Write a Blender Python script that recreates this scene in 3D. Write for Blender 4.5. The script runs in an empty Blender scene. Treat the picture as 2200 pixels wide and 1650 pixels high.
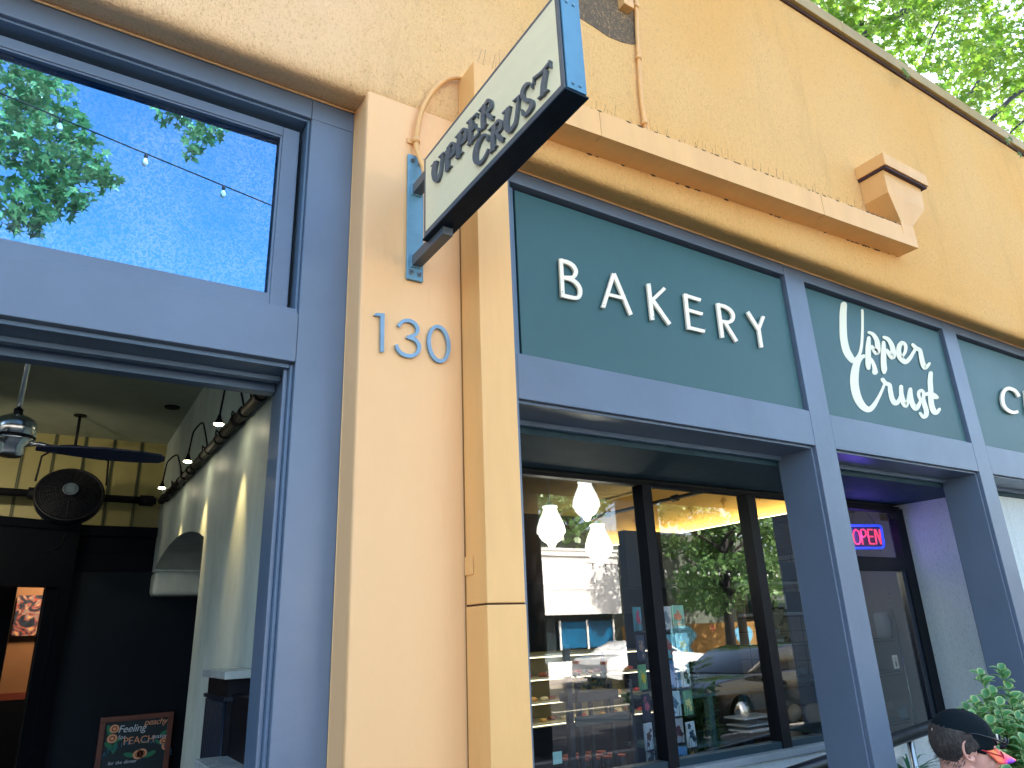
import bpy, bmesh, math, random
from mathutils import Vector, Matrix, noise
random.seed(7)
D = bpy.data
S = bpy.context.scene
COL = S.collection
R_ = math.radians
# ---------------- camera ----------------
CR = ((0.84704815, -0.53016127, -0.03792697), (0.14451004, 0.29837891, -0.94344415), (0.51149416, 0.7936618, 0.32935493))
CF = 1529.345
CP = Vector((0.0, -2.4, 1.6))
cd = D.cameras.new('camera'); cam = D.objects.new('camera', cd); COL.objects.link(cam)
cd.sensor_width = 36.0; cd.lens = CF / 2200 * 36.0; cd.clip_start = 0.05; cd.clip_end = 600
cam.matrix_world = Matrix(((CR[0][0], -CR[1][0], -CR[2][0], CP.x), (CR[0][1], -CR[1][1], -CR[2][1], CP.y),
                           (CR[0][2], -CR[1][2], -CR[2][2], CP.z), (0, 0, 0, 1)))
S.camera = cam
# ---------------- sky, sun, exposure ----------------
SUN_EL, SUN_AZ = 44.0, 20.0      # sun stands behind the building (+y), azimuth measured from +y towards +x
W = D.worlds.new('World'); S.world = W; W.use_nodes = True
wn = W.node_tree.nodes; wl = W.node_tree.links
sky = wn.new('ShaderNodeTexSky'); sky.sky_type = 'NISHITA'; sky.sun_disc = False
sky.sun_elevation = R_(SUN_EL); sky.sun_rotation = R_(SUN_AZ); sky.air_density = 1.0; sky.dust_density = 3.5; sky.ozone_density = 1.0
wl.new(sky.outputs[0], wn['Background'].inputs[0]); wn['Background'].inputs[1].default_value = 0.15
sd = D.lights.new('sun', 'SUN'); sun = D.objects.new('sun', sd); COL.objects.link(sun)
sd.energy = 4.2; sd.angle = R_(0.5); sd.color = (1.0, 0.93, 0.82)
sv = Vector((math.sin(R_(SUN_AZ)) * math.cos(R_(SUN_EL)), math.cos(R_(SUN_AZ)) * math.cos(R_(SUN_EL)), math.sin(R_(SUN_EL))))
sun.rotation_euler = sv.to_track_quat('Z', 'Y').to_euler()
sun.location = (0, 10, 30)
vs = S.view_settings; vs.view_transform = 'Standard'; vs.look = 'None'; vs.gamma = 1.0; vs.exposure = 2.62; vs.use_curve_mapping = False
S.cycles.max_bounces = 8; S.cycles.diffuse_bounces = 4; S.cycles.glossy_bounces = 4; S.cycles.transparent_max_bounces = 12
S.cycles.sample_clamp_indirect = 6.0

# ---------------- pixel -> world helpers (target photo 2200 x 1650) ----------------
def ray(px, py):
    a, b, c = px - 1100.0, py - 825.0, CF
    return Vector((CR[0][0]*a + CR[1][0]*b + CR[2][0]*c, CR[0][1]*a + CR[1][1]*b + CR[2][1]*c, CR[0][2]*a + CR[1][2]*b + CR[2][2]*c))
def PY(px, py, y): r = ray(px, py); return CP + r * ((y - CP.y) / r.y)
def PXp(px, py, x): r = ray(px, py); return CP + r * ((x - CP.x) / r.x)
def PZ(px, py, z): r = ray(px, py); return CP + r * ((z - CP.z) / r.z)

# ---------------- materials ----------------
def lin(h):
    h = h.lstrip('#'); o = []
    for i in (0, 2, 4):
        v = int(h[i:i+2], 16) / 255.0
        o.append(v / 12.92 if v <= 0.04045 else ((v + 0.055) / 1.055) ** 2.4)
    return (o[0], o[1], o[2], 1.0)
MATS = {}
def mat(name, col, rough=0.6, metal=0.0, bump=None, var=0.0, vscale=3.0, emit=None, estr=0.0, spec=0.5, stretch=None, col2=None, coat=0.0):
    """Principled material; bump=(scale,strength,detail); var mixes towards col2 (or darker) by noise"""
    if name in MATS: return MATS[name]
    m = D.materials.new(name); m.use_nodes = True; n = m.node_tree.nodes; l = m.node_tree.links
    p = n['Principled BSDF']
    c = tuple(col) if len(col) == 4 else tuple(col) + (1.0,)
    p.inputs['Base Color'].default_value = c
    p.inputs['Roughness'].default_value = rough; p.inputs['Metallic'].default_value = metal
    p.inputs['Specular IOR Level'].default_value = spec
    p.inputs['Coat Weight'].default_value = coat
    if var or bump:
        tc = n.new('ShaderNodeTexCoord'); mp = n.new('ShaderNodeMapping'); l.new(tc.outputs['Object'], mp.inputs[0])
        if stretch: mp.inputs['Scale'].default_value = stretch
    if var:
        nz = n.new('ShaderNodeTexNoise'); nz.inputs['Scale'].default_value = vscale; nz.inputs['Detail'].default_value = 6; nz.inputs['Roughness'].default_value = 0.65
        l.new(mp.outputs[0], nz.inputs['Vector'])
        rp = n.new('ShaderNodeMapRange'); rp.inputs[1].default_value = 0.35; rp.inputs[2].default_value = 0.7
        l.new(nz.outputs[0], rp.inputs[0])
        mx = n.new('ShaderNodeMix'); mx.data_type = 'RGBA'
        mx.inputs['A'].default_value = c
        c2 = col2 if col2 else tuple(x * (1 - var) for x in c[:3]) + (1.0,)
        mx.inputs['B'].default_value = tuple(c2) if len(c2) == 4 else tuple(c2) + (1.0,)
        mm = n.new('ShaderNodeMath'); mm.operation = 'MULTIPLY'; mm.inputs[1].default_value = 1.0 if not col2 else var
        l.new(rp.outputs[0], mm.inputs[0]); l.new(mm.outputs[0], mx.inputs['Factor']); l.new(mx.outputs['Result'], p.inputs['Base Color'])
        rr = n.new('ShaderNodeMapRange'); rr.inputs[3].default_value = max(rough - .08, 0.02); rr.inputs[4].default_value = min(rough + .1, 1)
        l.new(nz.outputs[0], rr.inputs[0]); l.new(rr.outputs[0], p.inputs['Roughness'])
    if bump:
        nb = n.new('ShaderNodeTexNoise'); nb.inputs['Scale'].default_value = bump[0]; nb.inputs['Detail'].default_value = bump[2] if len(bump) > 2 else 4
        l.new(mp.outputs[0], nb.inputs['Vector'])
        bp = n.new('ShaderNodeBump'); bp.inputs['Strength'].default_value = bump[1]; bp.inputs['Distance'].default_value = bump[3] if len(bump) > 3 else 0.01
        l.new(nb.outputs[0], bp.inputs['Height']); l.new(bp.outputs[0], p.inputs['Normal'])
    if emit is not None:
        p.inputs['Emission Color'].default_value = tuple(emit) if len(emit) == 4 else tuple(emit) + (1.0,)
        p.inputs['Emission Strength'].default_value = estr
    MATS[name] = m
    return m

def stucco(name, c1, c2, cd_, b1=(55, .55), pit=0.55, seed=0.0, fine=1.0, lit_left=None, speck=None, bd=.012):
    m = D.materials.new(name); m.use_nodes = True; n = m.node_tree.nodes; l = m.node_tree.links
    p = n['Principled BSDF']; p.inputs['Roughness'].default_value = 0.85; p.inputs['Specular IOR Level'].default_value = 0.25
    tc = n.new('ShaderNodeTexCoord'); mp = n.new('ShaderNodeMapping'); mp.inputs['Location'].default_value = (seed, seed, seed); l.new(tc.outputs['Object'], mp.inputs[0])
    def nz(sc, det=6, ro=.6, v=None, dist=0.0):
        a = n.new('ShaderNodeTexNoise'); a.inputs['Scale'].default_value = sc; a.inputs['Detail'].default_value = det
        a.inputs['Roughness'].default_value = ro; a.inputs['Distortion'].default_value = dist
        l.new((v or mp).outputs[0], a.inputs['Vector']); return a
    def rng(src, a, b, c=0.0, d=1.0):
        r = n.new('ShaderNodeMapRange'); r.inputs[1].default_value = a; r.inputs[2].default_value = b; r.inputs[3].default_value = c; r.inputs[4].default_value = d
        l.new(src, r.inputs[0]); return r.outputs[0]
    def mix(f, a, b):
        x = n.new('ShaderNodeMix'); x.data_type = 'RGBA'; l.new(f, x.inputs['Factor'])
        for k, v in (('A', a), ('B', b)):
            if isinstance(v, tuple): x.inputs[k].default_value = v
            else: l.new(v, x.inputs[k])
        return x.outputs['Result']
    big = nz(0.55, 5, .55); c = mix(rng(big.outputs[0], .38, .62), c1, c2)
    if lit_left:   # pinker left end of the front, its brighter light mixed into the paint colour
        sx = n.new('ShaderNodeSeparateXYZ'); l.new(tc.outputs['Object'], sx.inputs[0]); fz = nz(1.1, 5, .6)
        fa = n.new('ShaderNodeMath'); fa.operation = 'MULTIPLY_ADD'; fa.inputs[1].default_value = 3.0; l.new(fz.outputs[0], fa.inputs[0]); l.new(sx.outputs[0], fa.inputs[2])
        c = mix(rng(fa.outputs[0], 3.4, 1.6, 0, .75), c, lit_left)
    # vertical dirt runs
    mp2 = n.new('ShaderNodeMapping'); mp2.inputs['Scale'].default_value = (2.6, 2.6, 0.35); l.new(tc.outputs['Object'], mp2.inputs[0])
    st = nz(1.3, 8, .7, mp2); c = mix(rng(st.outputs[0], .55, .8, 0, .3), c, cd_)
    # pits and specks
    mp3 = n.new('ShaderNodeMapping'); mp3.inputs['Rotation'].default_value = (0, .5, 0); mp3.inputs['Scale'].default_value = (1.0, 1.0, .45); l.new(tc.outputs['Object'], mp3.inputs[0])
    sp = nz(110, 5, .65, mp3, 1.6); sm = nz(2.2, 6, .65)
    ma = n.new('ShaderNodeMath'); ma.operation = 'MULTIPLY'; l.new(rng(sp.outputs[0], .52, .66), ma.inputs[0]); l.new(rng(sm.outputs[0], .35, .65, .4, pit), ma.inputs[1])
    c = mix(ma.outputs[0], c, speck or cd_)
    l.new(c, p.inputs['Base Color'])
    h1 = nz(b1[0], 6, .65, mp3, 1.2); h2 = nz(170 * fine, 3, .6)
    ad = n.new('ShaderNodeMath'); ad.operation = 'MULTIPLY_ADD'; ad.inputs[1].default_value = .35; l.new(h2.outputs[0], ad.inputs[0]); l.new(h1.outputs[0], ad.inputs[2])
    bp = n.new('ShaderNodeBump'); bp.inputs['Strength'].default_value = b1[1]; bp.inputs['Distance'].default_value = bd
    l.new(ad.outputs[0], bp.inputs['Height']); l.new(bp.outputs[0], p.inputs['Normal'])
    MATS[name] = m; return m

def leafmat(name, c1, c2, trans=0.55, tcol=None, rough=0.45):
    m = D.materials.new(name); m.use_nodes = True; n = m.node_tree.nodes; l = m.node_tree.links
    p = n['Principled BSDF']; p.inputs['Roughness'].default_value = rough
    g = n.new('ShaderNodeNewGeometry'); r = n.new('ShaderNodeMix'); r.data_type = 'RGBA'
    r.inputs['A'].default_value = c1; r.inputs['B'].default_value = c2; l.new(g.outputs['Random Per Island'], r.inputs['Factor'])
    l.new(r.outputs['Result'], p.inputs['Base Color'])
    t = n.new('ShaderNodeBsdfTranslucent'); r2 = n.new('ShaderNodeMix'); r2.data_type = 'RGBA'; r2.blend_type = 'MULTIPLY'; r2.inputs['Factor'].default_value = 0
    if tcol: t.inputs[0].default_value = tcol
    else: l.new(r.outputs['Result'], t.inputs[0])
    ms = n.new('ShaderNodeMixShader'); ms.inputs[0].default_value = trans
    l.new(p.outputs[0], ms.inputs[1]); l.new(t.outputs[0], ms.inputs[2]); l.new(ms.outputs[0], n['Material Output'].inputs[0])
    MATS[name] = m; return m

def glassmat(name, refl=1.0, tint=(1, 1, 1, 1), ior=1.5, rough=0.0, base=0.0, dirt=0.0, gcol=(1, 1, 1, 1)):
    """thin pane: see-through mixed with a mirror by Fresnel (both faces) plus an optional reflective film"""
    m = D.materials.new(name); m.use_nodes = True; n = m.node_tree.nodes; l = m.node_tree.links
    n.remove(n['Principled BSDF']); out = n['Material Output']
    tr = n.new('ShaderNodeBsdfTransparent'); tr.inputs[0].default_value = tint
    gl = n.new('ShaderNodeBsdfGlossy'); gl.inputs['Roughness'].default_value = rough; gl.inputs[0].default_value = gcol
    fr = n.new('ShaderNodeFresnel'); fr.inputs[0].default_value = ior
    mu = n.new('ShaderNodeMath'); mu.operation = 'MULTIPLY_ADD'; mu.use_clamp = True; mu.inputs[1].default_value = 1.8 * refl; mu.inputs[2].default_value = base
    l.new(fr.outputs[0], mu.inputs[0])
    gm = n.new('ShaderNodeNewGeometry'); iv = n.new('ShaderNodeMath'); iv.operation = 'SUBTRACT'; iv.inputs[0].default_value = 1.0; l.new(gm.outputs['Backfacing'], iv.inputs[1])
    m0 = n.new('ShaderNodeMath'); m0.operation = 'MULTIPLY'; l.new(mu.outputs[0], m0.inputs[0]); l.new(iv.outputs[0], m0.inputs[1]); mu = m0
    ms = n.new('ShaderNodeMixShader'); l.new(mu.outputs[0], ms.inputs[0]); l.new(tr.outputs[0], ms.inputs[1]); l.new(gl.outputs[0], ms.inputs[2])
    last = ms
    if dirt:
        tc = n.new('ShaderNodeTexCoord'); nz = n.new('ShaderNodeTexNoise'); nz.inputs['Scale'].default_value = 120; nz.inputs['Detail'].default_value = 5
        l.new(tc.outputs['Object'], nz.inputs['Vector'])
        nz2 = n.new('ShaderNodeTexNoise'); nz2.inputs['Scale'].default_value = 4; nz2.inputs['Detail'].default_value = 5; l.new(tc.outputs['Object'], nz2.inputs['Vector'])
        a = n.new('ShaderNodeMapRange'); a.inputs[1].default_value = .35; a.inputs[2].default_value = .62; l.new(nz.outputs[0], a.inputs[0])
        b = n.new('ShaderNodeMapRange'); b.inputs[1].default_value = .3; b.inputs[2].default_value = .75; b.inputs[4].default_value = dirt; l.new(nz2.outputs[0], b.inputs[0])
        c = n.new('ShaderNodeMath'); c.operation = 'MULTIPLY'; l.new(a.outputs[0], c.inputs[0]); l.new(b.outputs[0], c.inputs[1])
        gx = n.new('ShaderNodeMix'); gx.data_type = 'RGBA'; gx.inputs['A'].default_value = gcol; gx.inputs['B'].default_value = (min(gcol[0]*2.5, 1), min(gcol[1]*1.3, 1), 1, 1)
        s2 = n.new('ShaderNodeMapRange'); s2.inputs[1].default_value = .44; s2.inputs[2].default_value = .55; l.new(nz.outputs[0], s2.inputs[0]); s3 = n.new('ShaderNodeMapRange'); s3.inputs[1].default_value = .3; s3.inputs[2].default_value = .7; s3.inputs[3].default_value = .35; l.new(nz2.outputs[0], s3.inputs[0])
        s4 = n.new('ShaderNodeMath'); s4.operation = 'MULTIPLY'; l.new(s2.outputs[0], s4.inputs[0]); l.new(s3.outputs[0], s4.inputs[1]); l.new(s4.outputs[0], gx.inputs['Factor']); l.new(gx.outputs['Result'], gl.inputs[0])
        df = n.new('ShaderNodeBsdfDiffuse'); df.inputs[0].default_value = (.75, .8, .85, 1)
        m2 = n.new('ShaderNodeMixShader'); l.new(c.outputs[0], m2.inputs[0]); l.new(ms.outputs[0], m2.inputs[1]); l.new(df.outputs[0], m2.inputs[2]); last = m2
    l.new(last.outputs[0], out.inputs[0]); MATS[name] = m; return m

# ---------------- mesh helpers ----------------
def link(name, me, parent=None):
    o = D.objects.new(name, me); COL.objects.link(o)
    if parent is not None: o.parent = parent; o.matrix_parent_inverse = Matrix.Identity(4)
    return o
def fin(name, bm, mats, parent=None, smooth=False, bev=0.0, loc=None, seg=1):
    me = D.meshes.new(name)
    bmesh.ops.recalc_face_normals(bm, faces=bm.faces)
    if smooth:
        for f in bm.faces: f.smooth = True
    bm.to_mesh(me); bm.free()
    for m in (mats if isinstance(mats, (list, tuple)) else [mats]): me.materials.append(m)
    o = link(name, me, parent)
    if parent is not None and parent.type == 'EMPTY' or parent is not None:
        pl = world_loc(parent); o.location = (-pl.x, -pl.y, -pl.z) if loc is None else Vector(loc)
        if loc is None: o['_abs'] = 1
    elif loc is not None: o.location = loc
    if bev:
        b = o.modifiers.new('bevel', 'BEVEL'); b.width = bev; b.segments = seg + 1; b.limit_method = 'ANGLE'; b.angle_limit = R_(40); b.harden_normals = False
    if smooth: 
        try:
            me.set_sharp_from_angle(angle=R_(38))
        except Exception: pass
    return o
def world_loc(o):
    v = Vector(o.location)
    while o.parent is not None:
        o = o.parent; v += Vector(o.location)
    return v
def thing(name, loc, label, cat, group=None):
    o = D.objects.new(name, None); COL.objects.link(o); o.location = loc; o.empty_display_size = .1
    o['label'] = label; o['category'] = cat
    if group: o['group'] = group
    return o
def tag(o, label, cat, group=None):
    o['label'] = label; o['category'] = cat
    if group: o['group'] = group
    return o
def struct(o): o['kind'] = 'structure'; return o
def box(bm, x0, x1, y0, y1, z0, z1, mi=0, rot=None, org=None):
    v = [bm.verts.new((x, y, z)) for x in (x0, x1) for y in (y0, y1) for z in (z0, z1)]
    fs = [(0, 1, 3, 2), (4, 6, 7, 5), (0, 4, 5, 1), (2, 3, 7, 6), (0, 2, 6, 4), (1, 5, 7, 3)]
    out = []
    for f in fs:
        a = bm.faces.new([v[i] for i in f]); a.material_index = mi; out.append(a)
    if rot is not None:
        bmesh.ops.rotate(bm, verts=v, cent=org or ((x0+x1)/2, (y0+y1)/2, (z0+z1)/2), matrix=rot)
    return v
def B(*a): bm = bmesh.new(); box(bm, *a); return bm
def tube(bm, pts, r, seg=10, cap=True, mi=0):
    pts = [Vector(p) for p in pts]; n = len(pts); rs = r if isinstance(r, (list, tuple)) else [r] * n
    rings = []; up = None
    for i, p in enumerate(pts):
        t = (pts[min(i+1, n-1)] - pts[max(i-1, 0)]).normalized()
        if up is None:
            a = Vector((0, 0, 1)) if abs(t.z) < .9 else Vector((1, 0, 0)); up = (a - t * a.dot(t)).normalized()
        else: up = (up - t * up.dot(t)).normalized()
        s = t.cross(up)
        rings.append([bm.verts.new(p + (up * math.cos(2*math.pi*k/seg) + s * math.sin(2*math.pi*k/seg)) * rs[i]) for k in range(seg)])
    for i in range(n-1):
        for k in range(seg):
            f = bm.faces.new((rings[i][k], rings[i][(k+1) % seg], rings[i+1][(k+1) % seg], rings[i+1][k])); f.material_index = mi; f.smooth = True
    if cap:
        for q in (rings[0], rings[-1]):
            f = bm.faces.new(q); f.material_index = mi
def lathe(bm, prof, c=(0, 0, 0), seg=24, axis='z', mi=0, M=None, smooth=True):
    rings = []; c = Vector(c)
    for r, h in prof:
        ring = []
        for k in range(seg):
            a = 2*math.pi*k/seg; v = Vector((r*math.cos(a), r*math.sin(a), h))
            if axis == 'y': v = Vector((v.x, v.z, v.y))
            if axis == 'x': v = Vector((v.z, v.x, v.y))
            if M is not None: v = M @ v
            ring.append(bm.verts.new(c + v))
        rings.append(ring)
    for i in range(len(rings)-1):
        for k in range(seg):
            f = bm.faces.new((rings[i][k], rings[i][(k+1) % seg], rings[i+1][(k+1) % seg], rings[i+1][k])); f.smooth = smooth; f.material_index = mi
    for q, pr in ((rings[0], prof[0]), (rings[-1], prof[-1])):
        if pr[0] > 1e-5: 
            f = bm.faces.new(q); f.material_index = mi
def smoothpts(pts, k=4):
    """Catmull-Rom through points of any dimension"""
    n = len(pts); out = []
    for i in range(n-1):
        p0 = pts[max(i-1, 0)]; p1 = pts[i]; p2 = pts[i+1]; p3 = pts[min(i+2, n-1)]
        for j in range(k):
            t = j / k
            out.append(tuple(.5*((2*b)+(-a+c)*t+(2*a-5*b+4*c-d)*t*t+(-a+3*b-3*c+d)*t**3) for a, b, c, d in zip(p0, p1, p2, p3)))
    out.append(tuple(pts[-1])); return out
def ribbon(bm, pts, mapf, back, sm=True, cap=True, mi=0):
    """variable width stroke: pts (u,v,radius) in the plane's own units; mapf -> front point; back = vector to the back face"""
    if sm and len(pts) > 2: pts = smoothpts(pts, 5)
    n = len(pts); L = []; Rr = []
    for i, (u, v, r) in enumerate(pts):
        a = pts[max(i-1, 0)]; b = pts[min(i+1, n-1)]; dx, dy = b[0]-a[0], b[1]-a[1]; q = math.hypot(dx, dy) or 1
        nx, ny = -dy/q, dx/q
        L.append((u+nx*r, v+ny*r)); Rr.append((u-nx*r, v-ny*r))
    def arc(c, p, q, k=6):
        a0 = math.atan2(p[1]-c[1], p[0]-c[0]); r = c[2]
        return [(c[0]+r*math.cos(a0+q*math.pi*j/k), c[1]+r*math.sin(a0+q*math.pi*j/k)) for j in range(1, k)]
    def vv(p): f = Vector(mapf(*p)); return (bm.verts.new(f), bm.verts.new(f + Vector(back)))
    Lv = [vv(p) for p in L]; Rv = [vv(p) for p in Rr]
    def q4(a, b, c, d):
        f = bm.faces.new((a, b, c, d)); f.material_index = mi
    for i in range(n-1):
        q4(Lv[i][0], Lv[i+1][0], Rv[i+1][0], Rv[i][0]); q4(Lv[i][1], Rv[i][1], Rv[i+1][1], Lv[i+1][1])
        q4(Lv[i][0], Lv[i][1], Lv[i+1][1], Lv[i+1][0]); q4(Rv[i][0], Rv[i+1][0], Rv[i+1][1], Rv[i][1])
    for end in (0, 1):
        i = 0 if end == 0 else n-1
        if cap:
            a = arc(pts[i], L[i] if end == 0 else Rr[i], 1)
            m = [vv(p) for p in a]
            ch = ([Lv[i]] + m + [Rv[i]]) if end == 0 else ([Rv[i]] + m + [Lv[i]])
        else: ch = [Lv[i], Rv[i]]
        if len(ch) > 2:
            f = bm.faces.new([c[0] for c in ch]); f.material_index = mi
            f = bm.faces.new([c[1] for c in reversed(ch)]); f.material_index = mi
        for k in range(len(ch)-1): q4(ch[k][0], ch[k][1], ch[k+1][1], ch[k+1][0])
def poly(bm, pts, back, mi=0):
    """planar polygon (front points) extruded by vector back"""
    a = [bm.verts.new(p) for p in pts]; b = [bm.verts.new(Vector(p) + Vector(back)) for p in pts]
    bm.faces.new(a).material_index = mi; bm.faces.new(list(reversed(b))).material_index = mi
    for i in range(len(a)):
        j = (i+1) % len(a); bm.faces.new((a[i], b[i], b[j], a[j])).material_index = mi
def text(name, s, size, m, loc, rot, parent=None, ext=0.001, align='CENTER', shear=0.0, space=1.0):
    c = D.curves.new(name, 'FONT'); c.body = s; c.size = size; c.extrude = ext; c.align_x = align; c.shear = shear; c.space_character = space
    c.resolution_u = 3
    t = D.objects.new('tmp', c); COL.objects.link(t)
    dg = bpy.context.evaluated_depsgraph_get(); me = D.meshes.new_from_object(t.evaluated_get(dg)); D.objects.remove(t)
    me.name = name; me.materials.clear(); me.materials.append(m)
    o = link(name, me, parent)
    o.rotation_euler = rot
    pl = world_loc(parent) if parent is not None else Vector((0, 0, 0))
    o.location = Vector(loc) - pl
    return o
def copy_tree(o, parent=None, loc=None):
    c = o.copy(); COL.objects.link(c)
    if parent is not None: c.parent = parent
    if loc is not None: c.location = loc
    for ch in list(o.children): copy_tree(ch, c)
    return c
# ---------------- palette ----------------
PEACH = stucco('peach_stucco', (.84, .455, .14, 1), (.86, .52, .2, 1), lin('#9a6a3a'), (50, .9), .75, lit_left=(.94, .64, .38, 1), speck=(.5, .24, .09, 1), bd=.012)
PLAST = mat('peach_plaster', (.88, .52, .235), .5, bump=(35, .25, 5), var=.5, vscale=1.2, stretch=(1, 1, .35), col2=(.86, .45, .19))
METALP = mat('peach_metal', (.86, .48, .165), .42, bump=(12, .1), var=.35, vscale=2.5, stretch=(2, 2, .4), col2=lin('#c8925a'))
VIO = mat('slate_violet_paint', (.132, .178, .25), .34, bump=(30, .06, 3), var=.14, vscale=2.2)
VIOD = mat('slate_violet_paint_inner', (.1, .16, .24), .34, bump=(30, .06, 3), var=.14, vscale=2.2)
TEAL = mat('dark_teal_paint', (.03, .105, .115), .45, bump=(14, .08, 4), var=.12, vscale=1.2)
TSOF = mat('teal_soffit_paint', lin('#1f4450'), .7, bump=(60, .35, 4), var=.2, vscale=3)
GREYST = stucco('grey_stucco', lin('#e0e8e8'), lin('#d4dfe0'), lin('#5a6a72'), (110, .55), .35, 3.0, 1.4)
STEELB = mat('blue_steel_paint', lin('#6f9fb6'), .4, bump=(20, .12, 4), var=.25, vscale=5, metal=.1)
STEELD = mat('charcoal_steel_paint', lin('#5a636a'), .45, bump=(25, .12, 4), var=.25, vscale=6)
CREAM = mat('cream_sign_face', (.97, .86, .54), .5, bump=(8, .04, 4), var=.12, vscale=1.5, stretch=(1, 1, 3))
LETG = mat('slate_letter', lin('#5c646a'), .5, var=.1, vscale=8)
WHITEL = mat('white_letter', lin('#fff3dc'), .45, var=.05, vscale=6)
BLACK = mat('black_paint', (.0012, .0022, .006), .5, spec=.25)
NAVY = mat('navy_black_paint', (.0015, .003, .008), .7, spec=.12, bump=(20, .1), var=.2, vscale=2)
IRON = mat('black_iron', (.0022, .003, .006), .6, spec=.25, bump=(30, .2), var=.2, vscale=8)
CHROME = mat('brushed_nickel', lin('#c6cbc8'), .22, metal=1.0, var=.1, vscale=9)
BOLT = mat('zinc_bolt', lin('#7b8a93'), .35, metal=.8)
BIRCH = mat('spike_wire', lin('#b98a58'), .4, metal=.4)

# ================= SETTING =================
bm = B(-12, 60, -3.8, 12, -.3, 0.0); o = fin('sidewalk', bm, mat('sidewalk_concrete', lin('#45423e'), .85, bump=(20, .4), var=.25, vscale=2)); struct(o)
bm = B(-12, 60, -3.95, -3.802, -.3, 0.0); struct(fin('kerb', bm, mat('kerb_concrete', lin('#8c8881'), .85, bump=(20, .4))))
bm = bmesh.new(); box(bm, -60, 120, -15.5, -3.952, -.5, -.14); struct(fin('road', bm, mat('asphalt', lin('#303133'), .9, bump=(60, .5), var=.25, vscale=1.5)))
bm = B(-60, 120, -60, -15.502, -.5, -.02); struct(fin('far_sidewalk', bm, mat('far_concrete', lin('#b3a9a0'), .85, bump=(20, .3), var=.2, vscale=1)))
bm = bmesh.new()
for k in range(12): box(bm, -20 + k*6, -17 + k*6, -9.85, -9.7, -.139, -.136)
struct(fin('lane_marking', bm, mat('road_paint', lin('#d8d2b8'), .8, var=.3, vscale=9)))

# ================= BUILDING =================
BX0, BX1 = -4.0, 12.0
bld = thing('building', (4, 4, 0), 'peach stucco commercial building with violet storefront frames', 'building')
prof = [(0, 6.16), (0, 3.92), (.001, 3.885), (.005, 3.857), (.014, 3.836), (.03, 3.824), (.06, 3.826), (.17, 3.846), (.34, 3.846), (.34, 6.16)]
bm = bmesh.new(); NX = 160; rings = []
for i in range(NX+1):
    x = BX0 + (BX1-BX0)*i/NX; rg = []
    for (y, z) in prof:
        w = noise.noise(Vector((x*2.2, z*3, 1.3))) * .006 if .002 <= y < .1 else 0
        rg.append(bm.verts.new((x, y + w*.5, z + w)))
    rings.append(rg)
for i in range(NX):
    for k in range(len(prof)):
        j = (k+1) % len(prof)
        f = bm.faces.new((rings[i][k], rings[i+1][k], rings[i+1][j], rings[i][j])); f.smooth = (1 <= k <= 5)
bm.faces.new(rings[0]); bm.faces.new(rings[-1])
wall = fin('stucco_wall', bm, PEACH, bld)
# caulk line where stucco meets the frames
bm = bmesh.new(); tube(bm, [(BX0, .158, 3.836), (.868, .158, 3.836)], .005, 6); tube(bm, [(1.5, .158, 3.84), (BX1, .158, 3.84)], .005, 6)
tube(bm, [(.868, .158, 3.836), (.867, .16, 0)], .0035, 6)
fin('caulk_bead', bm, mat('caulk', lin('#f0c48c'), .6), bld)
# pier (smooth plaster), rounded outer corner
bm = bmesh.new()
pp = [(.866, .5), (.866, .02), (.867, .008), (.871, .002), (.878, .0), (1.56, .0), (1.56, .5)]
a = [bm.verts.new((x, y + .003, 0)) for x, y in pp]; b = [bm.verts.new((x, y + .003, 3.842)) for x, y in pp]
for i in range(len(pp)):
    j = (i+1) % len(pp); f = bm.faces.new((a[i], a[j], b[j], b[i])); f.smooth = 1 <= i <= 2
bm.faces.new(b); bm.faces.new(a)
fin('pier', bm, PLAST, bld)
# small dark plaster patch on the stucco near the conduit
def yw(px, py, y=0.0): return PY(px, py, y)
bm = bmesh.new(); pts = [(2.085, 4.9), (2.2, 4.885), (2.31, 4.865), (2.42, 4.875), (2.5, 4.9), (2.535, 4.92), (2.55, 5.15), (2.53, 5.6), (2.1, 5.58), (2.095, 5.2)]
poly(bm, [Vector((x, -.003, z)) for x, z in pts], (0, .0025, 0))
fin('bare_patch', bm, stucco('bare_scratch_coat', lin('#5d5348'), lin('#6f6250'), lin('#c8a070'), (60, 1.0), 1.6, 5), bld)
# parapet flashing with dark joint
bm = bmesh.new(); box(bm, BX0, BX1, -.045, .38, 6.19, 6.31); box(bm, BX0, BX1, -.035, .36, 6.31, 6.322)
for k in range(9): box(bm, -3.2+k*2.03, -3.19+k*2.03, -.0475, -.04, 6.185, 6.312)
fin('parapet_flashing', bm, mat('flashing_paint', lin('#b89a5c'), .5, bump=(6, .1), var=.3, vscale=2), bld, bev=.004)
bm = B(BX0, BX1, -.018, .34, 6.16, 6.19); fin('parapet_joint', bm, mat('dark_joint', lin('#4a2f28'), .7, var=.4, vscale=12), bld)
bm = B(BX0, BX1, .36, 12, 5.6, 5.75); fin('roof', bm, mat('roof_membrane', lin('#8a8a88'), .9), bld)
bm = B(BX0, BX0 + .3, .345, 12, 0, 6.1); box(bm, BX1-.3, BX1, .345, 12, 0, 6.1); box(bm, BX0, BX1, 12, 12.3, 0, 6.1)
fin('outer_wall', bm, PEACH, bld)

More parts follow.
